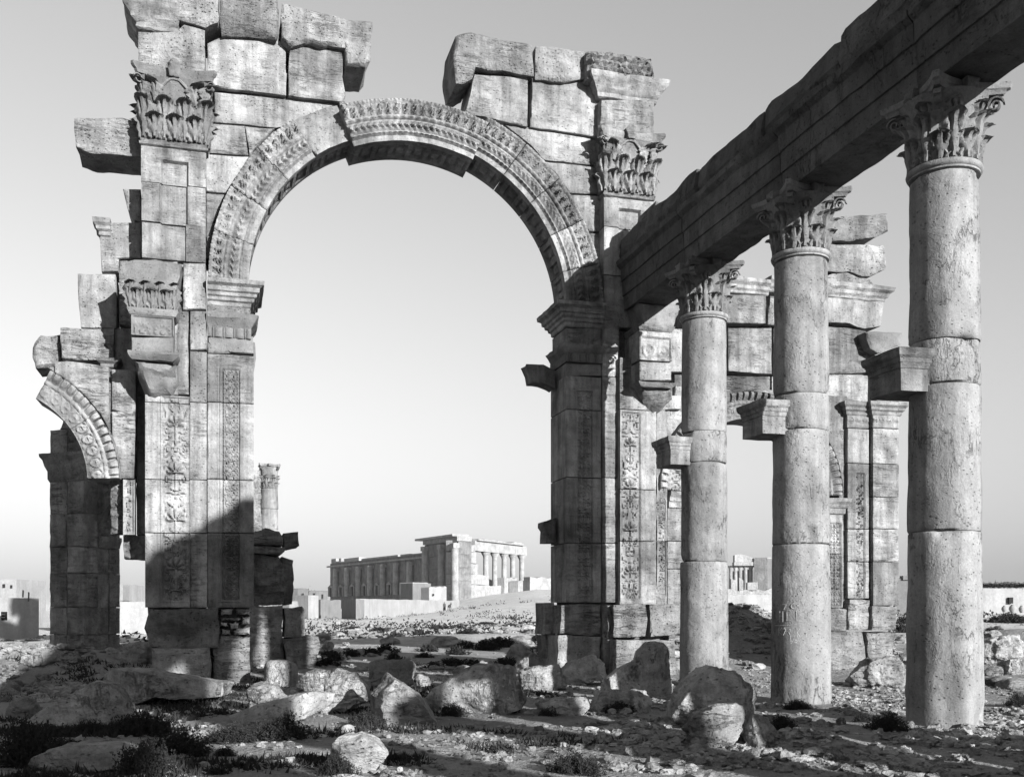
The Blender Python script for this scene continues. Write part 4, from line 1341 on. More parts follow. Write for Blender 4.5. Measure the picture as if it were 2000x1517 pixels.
rock([(190, 1318), (202, 1306), (260, 1306), (330, 1318), (436, 1336), (430, 1352), (425, 1362), (340, 1366), (300, 1362), (218, 1378), (200, 1372), (194, 1340)], 'long weathered fallen beam lying in the shade before the left pier', 1.1, rough=.05, facets=5, sd=1)
rock([(40, 1418), (60, 1398), (100, 1370), (150, 1344), (168, 1331), (195, 1340), (212, 1362), (222, 1385), (229, 1408), (180, 1416), (120, 1420)], 'grey wedge shaped rock with slanting grooves, in the shade at lower left', 1.2, rough=.045, facets=5, sd=2, strata=1.6)
rock([(47, 1500), (56, 1480), (90, 1464), (150, 1457), (220, 1464), (238, 1478), (242, 1494), (200, 1502), (150, 1508), (90, 1512)], 'low flat cracked rock among shrubs in the bottom left corner', .9, rough=.05, facets=5, sd=3)
rock([(468, 1384), (478, 1352), (484, 1332), (505, 1334), (532, 1352), (550, 1366), (548, 1388), (500, 1392)], 'small shaded pointed rock just right of the long fallen beam', .7, sd=4)
rock([(440, 1400), (500, 1376), (560, 1360), (610, 1352), (640, 1360), (632, 1384), (600, 1400), (540, 1412), (470, 1414)], 'flat low slab half sunk in the soil behind the wide dark shrub', 1.0, rough=.05, sd=5, facets=2)
rock([(624, 1388), (628, 1350), (636, 1318), (650, 1307), (690, 1318), (710, 1345), (716, 1372), (690, 1380), (650, 1392)], 'bright blocky stone standing left of the tall leaning rock', .9, rough=.05, sd=6)
rock([(712, 1398), (716, 1360), (735, 1328), (746, 1320), (775, 1335), (808, 1358), (835, 1388), (857, 1414), (820, 1418), (760, 1412), (730, 1410)], 'leaning wedge of pale rock with a cracked crest, in the middle foreground', 1.0, rough=.05, sd=7)
rock([(634, 1490), (640, 1455), (660, 1440), (700, 1438), (730, 1452), (750, 1480), (740, 1500), (705, 1510), (665, 1506)], 'rounded white stone alone at the bottom centre, small shrub at its foot', .6, rough=.04, sd=8)
rock([(826, 1380), (840, 1352), (880, 1325), (925, 1306), (965, 1302), (1000, 1305), (1010, 1330), (1026, 1370), (1020, 1384), (960, 1392), (900, 1394), (850, 1392)], 'broad humped boulder with a square lit patch low on its face', 1.5, rough=.05, sd=9, facets=8)
rock([(1012, 1340), (1020, 1312), (1050, 1302), (1090, 1300), (1110, 1325), (1108, 1342), (1060, 1348)], 'low pale stone between the humped boulder and the right pier', .8, sd=10)
rock([(1090, 1322), (1110, 1295), (1160, 1284), (1180, 1298), (1186, 1322), (1150, 1330), (1105, 1338)], 'angular stone lying against the foot of the right pier', .8, sd=11)
rock([(1168, 1352), (1182, 1326), (1210, 1305), (1240, 1290), (1245, 1272), (1262, 1254), (1300, 1254), (1306, 1262), (1314, 1330), (1314, 1362), (1260, 1362), (1200, 1358)], 'tall upright slab leaning in front of the right pier', .5, rough=.035, facets=5, sd=12, boxy=5)
rock([(1152, 1386), (1168, 1352), (1210, 1350), (1270, 1352), (1276, 1375), (1262, 1390), (1200, 1392)], 'low stone at the foot of the tall upright slab', .7, sd=13)
rock([(1318, 1404), (1322, 1376), (1346, 1340), (1380, 1312), (1412, 1305), (1450, 1318), (1482, 1335), (1494, 1358), (1484, 1384), (1470, 1410), (1420, 1414), (1352, 1420)], 'large dark pitted boulder in front of the first two columns', 1.3, rough=.06, sd=14, facets=8, mat=M_ROCK)
rock([(1350, 1430), (1362, 1402), (1400, 1388), (1446, 1382), (1466, 1392), (1464, 1412), (1440, 1444), (1400, 1460), (1366, 1454)], 'rough grooved rock leaning against the front of the large dark boulder', .8, rough=.05, sd=15, strata=1.8)
rock([(1462, 1446), (1470, 1420), (1478, 1398), (1510, 1408), (1526, 1430), (1520, 1448), (1490, 1458)], 'small white block at the right end of the boulder group', .5, rough=.03, sd=16)
rock([(1664, 1332), (1682, 1306), (1704, 1286), (1760, 1282), (1790, 1288), (1790, 1340), (1720, 1344)], 'broken carved block lying just left of the nearest column', .9, rough=.07, sd=17, mat=M_ROUGH)
rock([(1928, 1290), (1934, 1262), (1960, 1246), (2010, 1242), (2030, 1280), (2000, 1300), (1950, 1298)], 'dark shaded boulder on the heap at the right edge', 1.4, rough=.09, sd=18)
rock([(1962, 1312), (1970, 1294), (2010, 1288), (2020, 1312), (1990, 1318)], 'pale flat stone below the shaded boulder at the right edge', .8, sd=19)
rock([(220, 1312), (224, 1268), (236, 1256), (280, 1256), (291, 1262), (291, 1314), (250, 1316)], 'squared dark block standing between the left pier and the rear pier', .8, rough=.04, sd=20, boxy=5, facets=2, dY=1.2)
rock([(24, 1300), (42, 1282), (70, 1272), (92, 1270), (94, 1292), (60, 1304)], 'shaded flat stone leaning at the foot of the rear pier', .8, sd=21)
rock([(712, 1338), (716, 1300), (724, 1292), (790, 1290), (806, 1300), (802, 1336), (760, 1342)], 'overturned carved capital lying in the shade behind the leaning rock', .9, rough=.09, sd=22, mat=M_CAP, boxy=4)
rock([(575, 1340), (590, 1312), (640, 1308), (660, 1325), (650, 1345), (600, 1350)], 'pale flat stone behind the bright blocky stone', .8, sd=23)
rock([(806, 1338), (812, 1322), (836, 1322), (842, 1334), (830, 1342)], 'small white stone beside the overturned capital', .4, sd=24, lev=3)
rock([(930, 1308), (940, 1292), (960, 1290), (968, 1304), (950, 1312)], 'little white stone peeping over the humped boulder', .4, sd=25, lev=3)
rock([(985, 1292), (998, 1262), (1020, 1256), (1040, 1272), (1046, 1290), (1010, 1298)], 'white conical stone close left of the right pier', .8, sd=26, lev=3)
rock([(1000, 1312), (1014, 1290), (1040, 1276), (1066, 1290), (1070, 1312), (1030, 1318)], 'grey stone in the shade below the white conical stone', .8, sd=27, lev=3)
rock([(1042, 1395), (1052, 1376), (1100, 1364), (1150, 1366), (1152, 1384), (1100, 1398)], 'long low white stone lying on the lit strip beside the low stones', .6, sd=28, lev=3)
rock([(0, 1394), (10, 1368), (40, 1362), (60, 1376), (70, 1396), (30, 1402)], 'low shaded stone left of the wedge shaped rock', .6, sd=29, lev=3)
# worn column drum standing behind the left pier
def standing_drum():
    x, Y = on_ground(541, 1343)
    N = 36
    ph = np.arange(N) * 2 * math.pi / N
    r0 = 33 * Y / F
    H = 60 * Y / F
    R = []
    for t, q in ((0, 1.02), (.1, 1.0), (.4, .99), (.75, .98), (.88, .92), (.96, .8), (1.0, .6)):
        P = np.column_stack([np.cos(ph) * r0 * q, np.sin(ph) * r0 * q, np.full(N, H * t - .08)])
        rr = 1 + .05 * fbm(P * 3, 3, 12)
        P[:, :2] *= rr[:, None]
        P[:, 2] += t * .04 * fbm(P * 4, 2, 14)
        R.append(P)
    V, Fc = loft(np.array(R))
    o = mk('column_drum', V, Fc, M_ROCK, None, 40, label='short worn drum standing upright behind the left pier', category='drum')
    o.location = (x, Y + r0, gz(x, Y))
standing_drum()
for u, v, r, lb in ((545, 1459, 7, 'small grey pebble stone beside the white one, left of centre foreground'), (562, 1458, 10, 'small white stone with a flat top, left of the rounded white stone'), (679, 1430, 11, 'pale little stone just above the rounded white stone'), (1233, 1472, 11, 'pointed pale stone alone on the lit strip in front of the boulder group'),
                    (1360, 1480, 9, 'small square stone in front of the grooved rock'), (1645, 1412, 8, 'small pale stone between the second and third column'), (1480, 1474, 9, 'small stone just below the white block of the boulder group'), (1605, 1412, 7, 'little stone left of the nearest column foot'), (980, 1476, 7, 'tiny pale stone in the shaded strip at bottom centre'), (1780, 1418, 8, 'pale stone touching the left side of the nearest column foot'), (780, 1505, 8, 'white chip of stone at the bottom edge, right of the rounded stone')):
    rock([(u + r * math.cos(a) * (1.2 + .2 * math.sin(3 * a)), v - r * .8 * math.sin(a) - r * .5) for a in np.linspace(0, 2 * math.pi, 10)[:-1]], lb, None, lev=2, rough=.02, sink=.03, name='small_stone')

# scattered stones beyond the arch
r3 = np.random.default_rng(31)
protos = []
for k in range(5):
    V, Fc = ICO[3]
    q = V * np.array([1, .8, .6]) 
    for _ in range(7):
        n = r3.normal(size=3); n /= np.linalg.norm(n)
        dd = q @ n; lim = dd.max() * r3.uniform(.6, .9)
        q = q - n * (np.clip(dd - lim, 0, None) * .9)[:, None]
    q = q + .08 * fbm(q * 2 + k * 5, 4, k)[:, None] * q
    me = bpy.data.meshes.new('scattered_stone')
    me.from_pydata(q.tolist(), [], [list(map(int, f)) for f in Fc]); me.update()
    me.shade_smooth(); me.set_sharp_from_angle(angle=math.radians(35))
    me.materials.append(M_ROCK)
    protos.append(me)
ORD = ['first', 'second', 'third', 'fourth', 'fifth', 'sixth', 'seventh', 'eighth', 'ninth']
def where(u, v):
    col = ('close right of the rear pier' if u < 640 else 'below the left end of the temple wall' if u < 710 else 'below the pilastered temple wall' if u < 790 else
           'below the low houses before the temple' if u < 850 else 'below the temple corner pavilion' if u < 920 else 'below the temple columns' if u < 1000 else 'close left of the right pier')
    row = ('farthest row' if v < 1232 else 'second farthest row' if v < 1248 else 'middle row' if v < 1266 else 'second nearest row' if v < 1284 else 'nearest row')
    return row + ', ' + col
def back_px(x, y):
    return CX + F * x / y, VH + (EYE - gz(x, y)) * F / y
def scatter(me_list, name, label, category, group, pts, smin, smax, zs=(.5, 1), sinkf=.3):
    for k, (x, y) in enumerate(pts):
        o = bpy.data.objects.new(name, me_list[int(r3.integers(len(me_list)))])
        sc = r3.uniform(smin, smax)
        o.scale = (sc * r3.uniform(.8, 1.5), sc * r3.uniform(.8, 1.2), sc * r3.uniform(*zs))
        o.rotation_euler = (0, 0, r3.uniform(0, 6.28))
        o.location = (x, y, gz(x, y) + o.scale[2] * (1 - sinkf) * .5 - .02)
        o['label'] = label + (', ' + where(*back_px(x, y)) if 'beyond the arch' in group else ''); o['category'] = category; o['group'] = group
        COL.objects.link(o)
pts = []
for u, v in ((780, 1240), (772, 1236), (800, 1232), (905, 1228), (930, 1242), (860, 1240), (690, 1242), (715, 1246), (630, 1250), (660, 1246), (985, 1236), (1015, 1246), (950, 1252), (870, 1262), (700, 1280), (760, 1258), (1050, 1250), (1030, 1232), (640, 1268), (840, 1222), (880, 1290), (905, 1322), (660, 1220), (740, 1228), (1060, 1270)):
    pts.append(on_ground(u, v))
scatter(protos, 'scattered_stone', 'pale stone', 'stone', 'pale stones strewn over the plain beyond the arch', pts, .22, .6)
def ranked(lst, name, text, category, group, smin, smax):
    for k, (u, v) in enumerate(sorted(lst)):
        scatter(protos, name, text % ORD[k], category, group, [on_ground(u, v)], smin, smax)
ranked(((1440, 1196), (1460, 1192), (1478, 1197), (1495, 1194), (1505, 1200), (1450, 1202), (1432, 1204)), 'rubble_stone', 'white rubble stone on top of the earth heap behind the columns, %s from the left', 'stone', 'rubble on the earth heap', .25, .5)
ranked(((1950, 1232), (1975, 1240), (1990, 1228), (1940, 1252), (1955, 1340), (1990, 1345), (1945, 1318)), 'heap_stone', 'rough stone on the slope right of the nearest column, %s from the left', 'stone', 'stones on the slope at the right', .2, .5)
ranked(((1765, 1225), (1762, 1250), (1768, 1290), (1763, 1200)), 'heap_stone', 'rough stone in the gap just left of the nearest column, %s from the left', 'stone', 'stones in the gap by the nearest column', .2, .45)
ranked(((250, 1246), (268, 1250), (240, 1262)), 'heap_stone', 'small stone before the courtyard wall, %s from the left', 'stone', 'stones before the courtyard wall', .12, .3)
ranked(((20, 1352), (30, 1345), (150, 1352), (180, 1340), (120, 1370), (200, 1330)), 'heap_stone', 'small stone on the earth heap at the far left, %s from the left', 'stone', 'stones on the heap at the left', .12, .3)

# loose gravel: nobody could count it
def gravel(n, region, smin, smax, name, lev=1, bias=None):
    V0, F0 = ICO[lev]
    V0 = V0 * (1, .9, .65)
    F0 = np.array(F0)
    x = r3.uniform(region[0], region[1], n * 3); y = region[2] + (region[3] - region[2]) * r3.random(n * 3) ** 1.4
    keep = (np.abs(x / y) < .56) & (fbm(np.column_stack([x * .8, y * .8, x * 0]), 3, 77) + r3.normal(size=len(x)) * .35 > -.1)
    x, y = x[keep][:n], y[keep][:n]
    if bias is not None:
        m = bias(x, y); x, y = x[m], y[m]
    n = len(x)
    s = smin + (smax - smin) * r3.random(n) ** 3.5
    a = r3.uniform(0, 6.28, n)
    z = ground_h(x, y)
    ca, sa = np.cos(a), np.sin(a)
    jit = 1 + .28 * r3.normal(size=(n, len(V0), 1)).clip(-1.2, 1.2)
    P = V0[None] * jit * s[:, None, None] * np.stack([r3.uniform(.8, 1.4, n), np.ones(n), r3.uniform(.5, 1.1, n)], -1)[:, None, :]
    X = P[:, :, 0] * ca[:, None] - P[:, :, 1] * sa[:, None] + x[:, None]
    Y = P[:, :, 0] * sa[:, None] + P[:, :, 1] * ca[:, None] + y[:, None]
    Z = P[:, :, 2] + (z + s * .2)[:, None]
    V = np.stack([X, Y, Z], -1).reshape(-1, 3)
    Fa = (F0[None] + (np.arange(n) * len(V0))[:, None, None]).reshape(-1, 3)
    mk(name, V, Fa.tolist(), M_ROCK, None, 0, kind='stuff', label='loose stones and gravel littering the bare soil', category='gravel')
gravel(11000, (-9, 10, 8.8, 30), .010, .07, 'gravel')
gravel(2500, (1, 9, 9, 19), .02, .11, 'gravel')
gravel(2500, (-30, 30, 27, 95), .04, .22, 'gravel')
gravel(2600, (-16, -6.0, 18, 30), .03, .17, 'gravel')
gravel(700, (4.6, 9, 29, 35), .03, .14, 'gravel')

# ------------------------------------------------------------------ desert shrubs
def shrub_mat():
    s = NT('desert_shrub')
    v = s.coords((1, 1, 1))
    nz = s.noise(v, 6.0, 3)
    oi = s.n('ShaderNodeObjectInfo').outputs['Random']
    c = s.math('MULTIPLY', s.mapr(nz, .3, .7, .6, 1.4), s.mapr(oi, 0, 1, .017, .027))
    return s.out(c)
M_SHRUB = shrub_mat()
def shrub_mesh(sd, stems, leaves, leaf=.05, spread=1.0):
    r = np.random.default_rng(sd)
    parts = []
    qs = []
    for k in range(stems):
        az = r.uniform(0, 6.28); tilt = abs(r.normal(0, .75)) * spread; tilt = min(tilt, 1.35)
        L = r.uniform(.6, 1.0) * (1 - .3 * tilt / 1.35)
        base = np.array([r.normal(0, .36), r.normal(0, .26), 0])
        L *= max(.45, 1 - .5 * abs(base[0]))
        d0 = np.array([math.sin(tilt) * math.cos(az), math.sin(tilt) * math.sin(az), math.cos(tilt)])
        t = np.linspace(0, 1, 4)[:, None]
        P = base + d0 * L * t + np.array([0, 0, .12]) * t ** 2 + r.normal(0, .02, (4, 3)) * t
        parts.append(tube(P, [.016, .012, .009, .004], 3))
        for q in range(leaves):
            tt = r.uniform(.25, 1.0)
            c = base + d0 * L * tt + np.array([0, 0, .12]) * tt ** 2 + r.normal(0, .05, 3)
            if c[2] < 0: continue
            d = d0 * .6 + r.normal(0, .55, 3); d /= np.linalg.norm(d)
            sd_ = np.cross(d, r.normal(size=3)); sd_ /= np.linalg.norm(sd_) + 1e-6
            l = leaf * r.uniform(.7, 1.5)
            qs.append([c - sd_ * l * .25, c + d * l * .5 - sd_ * l * .3, c + d * l * 1.2, c + sd_ * l * .3 + d * l * .4])
    Q = np.array(qs).reshape(-1, 3)
    parts.append((Q, (np.arange(len(qs))[:, None] * 4 + np.arange(4)).tolist()))
    V, Fc = join_mesh(parts)
    me = bpy.data.meshes.new('shrub')
    me.from_pydata(V.tolist(), [], Fc); me.update()
    me.materials.append(M_SHRUB)
    return me
SHR = [shrub_mesh(k, 150, 40, .06) for k in range(4)]
SHRF = [shrub_mesh(20 + k, 70, 26, .12) for k in range(4)]
def shrub(u, v, wpx, hpx, label, name='shrub', group=None, far=False):
    x, Y = on_ground(u, v)
    k = Y / F
    o = bpy.data.objects.new(name, (SHRF if far else SHR)[int(r3.integers(4))])
    o.scale = (wpx * k / 1.7, wpx * k / 2.2, hpx * k / .95)
    o.rotation_euler = (0, 0, r3.uniform(-.5, .5) + (math.pi if r3.random() < .5 else 0))
    o.location = (x, Y + wpx * k * .15, gz(x, Y) - .03)
    o['label'] = label; o['category'] = 'shrub'
    if group: o['group'] = group
    COL.objects.link(o)
for args in ((550, 1446, 110, 52, 'wide dark shrub in front of the flat slab, right part of the clump'), (450, 1450, 100, 38, 'lower left part of the wide shrub clump before the flat slab'),
             (345, 1478, 130, 55, 'dark low shrub between the lower left rocks and the wide clump'), (275, 1515, 110, 75, 'big dark shrub right of the flat cracked rock'),
             (45, 1500, 130, 95, 'large dark shrub in the bottom left corner'), (275, 1438, 110, 55, 'dark shrub under the end of the long fallen beam'),
             (170, 1432, 70, 30, 'small shrub at the foot of the wedge shaped rock'), (90, 1440, 90, 30, 'low shrub left of the small one below the wedge shaped rock'), (120, 1460, 70, 25, 'thin shrub directly above the flat cracked rock'),
             (1128, 1512, 100, 48, 'round dark shrub alone at the bottom edge right of centre'), (715, 1418, 60, 34, 'dark shrub tucked against the leaning wedge rock'),
             (660, 1514, 70, 45, 'shrub at the foot of the rounded white stone'), (375, 1500, 40, 22, 'tiny shrub near the bottom, right of the big dark shrub'),
             (1075, 1398, 40, 24, 'small dark shrub beside the long low white stone'), (1740, 1428, 80, 38, 'dark shrub left of the foot of the nearest column'), (1690, 1408, 40, 20, 'tiny low shrub left of the nearest column, beside the dark one'),
             (1990, 1380, 40, 32, 'shrub cut by the right edge of the picture'), (375, 1406, 30, 14, 'tiny tuft in the shaded soil below the long beam'), (440, 1476, 50, 22, 'low tuft below the wide shrub clump'), (420, 1512, 60, 20, 'low tuft at the bottom edge, left of centre'),
             (1560, 1385, 60, 22, 'low tuft in front of the middle column'), (1530, 1425, 60, 34, 'dark tuft right of the small white block'), (985, 1392, 44, 20, 'dark tuft at the right foot of the humped boulder'), (880, 1398, 50, 30, 'dark tuft at the left foot of the humped boulder'), (1210, 1392, 60, 26, 'tuft below the low stone at the foot of the tall slab'), (1950, 1300, 80, 30, 'dark shrub on the heap below the shaded boulder')):
    shrub(*args)
gl = 'low desert shrub on the stony plain beyond the arch'
gg = 'desert shrubs on the plain beyond the arch'
for u, v, w_, h_ in ((685, 1282, 34, 18), (720, 1278, 50, 14), (755, 1274, 50, 18), (770, 1288, 30, 16), (836, 1272, 40, 16), (830, 1284, 36, 12), (892, 1278, 44, 18), (910, 1266, 40, 16), (950, 1270, 46, 22), (985, 1264, 50, 22), (970, 1252, 44, 18), (870, 1256, 40, 16), (912, 1250, 44, 12),
                     (930, 1240, 40, 12), (980, 1246, 40, 14), (820, 1240, 30, 12), (775, 1244, 30, 10), (710, 1246, 26, 10), (1030, 1240, 30, 12), (1050, 1256, 36, 16), (640, 1282, 40, 14), (655, 1290, 50, 20), (880, 1300, 60, 16), (920, 1304, 60, 18), (850, 1306, 50, 16), (990, 1300, 50, 18), (800, 1300, 40, 16), (1020, 1276, 40, 18),
                     (640, 1244, 26, 9), (665, 1238, 30, 8), (600, 1262, 24, 10), (740, 1232, 34, 8), (860, 1228, 40, 8), (900, 1226, 40, 8), (1000, 1224, 40, 8), (1040, 1220, 40, 7), (950, 1218, 40, 6), (690, 1228, 30, 6), (1070, 1230, 30, 10), (1060, 1290, 40, 18), (640, 1300, 50, 18)):
    shrub(u, v, w_, h_, 'low shrub, ' + where(u, v), 'shrub', gg, True)
for k, (u, v, w_, h_) in enumerate(sorted(((1955, 1215, 50, 14), (1990, 1212, 50, 16), (1940, 1226, 30, 12), (1975, 1222, 46, 14), (1935, 1270, 40, 14)))):
    shrub(u, v, w_, h_, 'dark shrub on the stony slope right of the nearest column, %s from the left' % ORD[k], 'shrub', 'shrubs on the slope at the right', True)
shrub(1765, 1215, 30, 16, 'upper dark shrub in the gap just left of the nearest column', 'shrub', None, True)
shrub(1762, 1235, 30, 20, 'lower dark shrub in the gap just left of the nearest column', 'shrub', None, True)
for k, (u, v, w_, h_) in enumerate(sorted(((245, 1244, 20, 6), (265, 1240, 24, 6), (240, 1272, 20, 14), (60, 1252, 40, 5), (15, 1252, 30, 5)))):
    shrub(u, v, w_, h_, 'small shrub before the pale walls at the left, %s from the left' % ORD[k], 'shrub', 'shrubs before the pale walls at the left', True)
# low dry growth carpeting the soil of the foreground: one mass
def ground_cover(n):
    r = np.random.default_rng(77)
    y = 8.8 + 15 * r.random(n) ** 1.3; x = r.uniform(-.54, .52, n) * y
    g_ = fbm(np.column_stack([x * .55, y * .8, x * 0]), 3, 91)
    keep = g_ + np.clip((-x - 2.2) * .16, -.75, .22) > .26 + .3 * r.random(n)
    x, y = x[keep], y[keep]
    z = ground_h(x, y)
    m = 14
    c = np.repeat(np.column_stack([x, y, z - .01]), m, 0)
    N_ = len(c)
    sz = np.repeat(r.uniform(.03, .10, len(x)), m)[:, None]
    c = c + r.normal(0, 1, (N_, 3)) * sz * np.array([1.1, 1.1, .1])
    d = r.normal(0, .6, (N_, 3)) + np.array([0, 0, .9]); d /= np.linalg.norm(d, axis=1)[:, None]
    e = np.cross(d, r.normal(size=(N_, 3))); e /= np.linalg.norm(e, axis=1)[:, None]
    Q = np.stack([c - e * sz * .22, c + d * sz * r.uniform(.8, 1.6, (N_, 1)), c + e * sz * .22], 1).reshape(-1, 3)
    mk('ground_cover', Q, np.arange(N_ * 3).reshape(-1, 3).tolist(), M_SHRUB, None, 0, kind='stuff', label='thin dark dry growth covering the foreground soil', category='ground cover')
ground_cover(14000)
# far scrub that reads as one mass
def far_scrub(n):
    r = np.random.default_rng(5)
    parts = []
    y = r.uniform(48, 190, n); x = r.uniform(-.42, .5, n) * y
    keep = fbm(np.column_stack([x * .09, y * .05, x * 0]), 3, 41) > .05
    qs = []
    for px_, py_ in zip(x[keep], y[keep]):
        z = gz(px_, py_); s = r.uniform(.35, .95)
        for q in range(16):
            c = np.array([px_, py_, z]) + np.array([r.normal(0, .6), r.normal(0, .4), abs(r.normal(0, .3))]) * s
            d = r.normal(size=3); d[2] = abs(d[2]); d /= np.linalg.norm(d)
            e = np.cross(d, r.normal(size=3)); e /= np.linalg.norm(e)
            l = s * .28
            qs.append([c - e * l * .4, c + d * l, c + e * l * .4])
    Q = np.array(qs).reshape(-1, 3)
    mk('far_scrub', Q, (np.arange(len(qs))[:, None] * 3 + np.arange(3)).tolist(), M_SHRUB, None, 0, kind='stuff', label='thin scrub dotted over the plain in the distance', category='scrub')
far_scrub(1000)

# ------------------------------------------------------------------ other ruins near the arch
def ruin_empty(name, u, v, d, label, category):
    s, z = W2(u, v, d)
    e = empty(name, wall_to_world(s, d, 0), TH, label, category)
    return e, (s, d)
def rblk(root, off, px, d, db, **kw):
    o = blk(px, d, db, parent=root, **kw)
    o.location = (-off[0], off[1], 0)
    return o
rp, off = ruin_empty('rear_pier', 535, 1310, -4.6, 'dark ruined pier with jutting top slab standing close behind the left pier', 'ruin')
rblk(rp, off, [(480, 1040), (520, 1030), (545, 1036), (552, 1046), (552, 1066), (480, 1064)], -4.2, -6.2, rough=.05, mat=M_ROUGH, edge=.04, chip=.06)
rblk(rp, off, [(480, 1065), (556, 1067), (556, 1076), (546, 1082), (480, 1080)], -4.3, -6.2, rough=.04, mat=M_ROUGH, edge=.02, chip=.05)
rblk(rp, off, [(553, 1041), (583, 1038), (585, 1066), (556, 1072)], -4.5, -5.8, rough=.03, mat=M_ROUGH, edge=.02, chip=.04)
rblk(rp, off, [(480, 1082), (548, 1084), (556, 1100), (556, 1182), (480, 1182)], -4.5, -6.4, rough=.08, mat=M_ROUGH, edge=.05, chip=.08)
rblk(rp, off, [(548, 1086), (572, 1092), (574, 1130), (570, 1180), (556, 1182)], -4.9, -6.0, rough=.05, mat=M_ROUGH, edge=.04)
rblk(rp, off, [(480, 1184), (554, 1184), (552, 1240), (556, 1290), (540, 1320), (480, 1320)], -4.5, -6.4, rough=.07, mat=M_ROUGH, edge=.05, chip=.08)
rblk(rp, off, [(556, 1186), (590, 1184), (596, 1190), (594, 1246), (556, 1246)], -4.5, -5.6, rough=.03, mat=M_ROUGH, edge=.03)
rblk(rp, off, [(556, 1248), (600, 1240), (622, 1242), (626, 1262), (616, 1300), (600, 1318), (560, 1316)], -4.2, -5.6, rough=.06, mat=M_ROUGH, edge=.04)

# pier of the rear front of the arch, seen through the broken side arch
TH2 = math.atan2(-.36, .93)
QF = 30.2 / 37.0
fp = empty('rear_arch_pier', (-15.1 * QF, 30.2, 0), TH2, 'tall shaded pier of the rear arch front with paired pilasters, at the far left', 'pier')
def zv(v, Y=30.0):
    return EYE + (VH - v) / F * Y
courses = [832, 882, 936, 1000, 1066, 1118, 1186, 1240, 1300]
sd5 = 0
for k in range(len(courses) - 1):
    zt_, zb_ = zv(courses[k]), zv(courses[k + 1])
    if k == len(courses) - 2:
        zb_ = -.1
    for x0, x1, d in ((-1.66 * QF, -.86 * QF, .0), (-.82 * QF, -.03 * QF, .03)):
        if k == len(courses) - 2:
            x0 -= .02
        V, Fc = slab_mesh([(x0, zb_), (x1, zb_), (x1, zt_), (x0, zt_)], d, -.62 * QF, rough=.025, edge=.015, seed=seed(), strata=1.0)
        mk('stone_block', V, Fc, M_ROUGH, fp, 40)
    for y0, y1, xo in ((-.64 * QF, -1.2 * QF, -.06), (-1.22 * QF, -1.75 * QF, -.03)):
        V, Fc = slab_mesh([(-1.6 * QF, zb_), (xo, zb_), (xo, zt_), (-1.6 * QF, zt_)], y0, y1, rough=.02, edge=.012, seed=seed())
        mk('stone_block', V, Fc, M_ROUGH, fp, 40)
V, Fc = mould_mesh([(0, zv(936)), (.03, zv(930)), (.04, zv(915)), (.1, zv(905)), (.12, zv(893)), (.2, zv(886)), (.2, zv(880)), (0, zv(879))], -1.68 * QF, .0, -.02, 1.75 * QF, (1, 1, 1, 0), wear=.02, seed=3)
mk('cornice', V, Fc, M_ROUGH, fp, 30)
V, Fc = mould_mesh([(0, zv(1066)), (.04, zv(1060)), (.1, zv(1050)), (.1, zv(1044)), (0, zv(1043))], -1.0 * QF, .0, .7 * QF, 1.75 * QF, (0, 1, 0, 0), wear=.02, seed=4)
mk('moulding', V, Fc, M_ROUGH, fp, 30)
for pl in ([(-1.05, zv(832)), (-.4, zv(832)), (-.5, zv(815)), (-.95, zv(812))],):
    V, Fc = slab_mesh(pl, -.1, -1.2, rough=.05, edge=.03, seed=seed())
    mk('stone_block', V, Fc, M_ROUGH, fp, 40)
V, Fc = slab_mesh([(-1.3, 0), (-.1, 0), (-.1, zv(836)), (-1.3, zv(836))], -.08, -1.36, res=.4, seed=seed())
mk('hearting', V, Fc, M_ROUGH, fp, 40)
# inner arch springing on the pier
sc3 = (1.25 * QF, zv(1040))
R = []
for a in np.linspace(math.pi, math.pi * .62, 14):
    ca, sa = math.cos(a), math.sin(a)
    R.append([(sc3[0] + r * QF * ca, y * QF, sc3[1] + r * QF * sa) for r, y in ((1.3, .66), (1.3, 1.6), (1.75, 1.6), (1.75, .6), (1.5, .62))])
V, Fc = loft(np.array(R))
mk('voussoir', V, Fc, M_ROUGH, fp, 40)

# lone column with its capital far behind the left pier
x, Y = (526 - CX) / F * 62, 62.0
lc = empty('column', (x, Y, gz(x, Y)), TH, 'lone column with a leafy capital far behind the left pier', 'column')
hs = EYE + (VH - 955) / F * Y - gz(x, Y)
js = [-.3, hs * .3, hs * .55, hs * .72, hs * .86, hs]
for k in range(5):
    V, Fc = drum_mesh(js[k], js[k + 1], .52, .49, 80 + k)
    mk('drum', V, Fc, M_COLUMN, lc, 40)
column_capital(lc, hs, 1.45, M_CARVE)
V, Fc = slab_mesh([(-1.3, -.3), (-.5, -.3), (-.45, hs * .8), (-.5, hs + 1.1), (-1.2, hs + 1.0), (-1.3, hs * .6)], .3, -.4, rough=.08, edge=.05, seed=seed())
mk('attached_masonry', V, Fc, M_ROUGH, lc, 40)

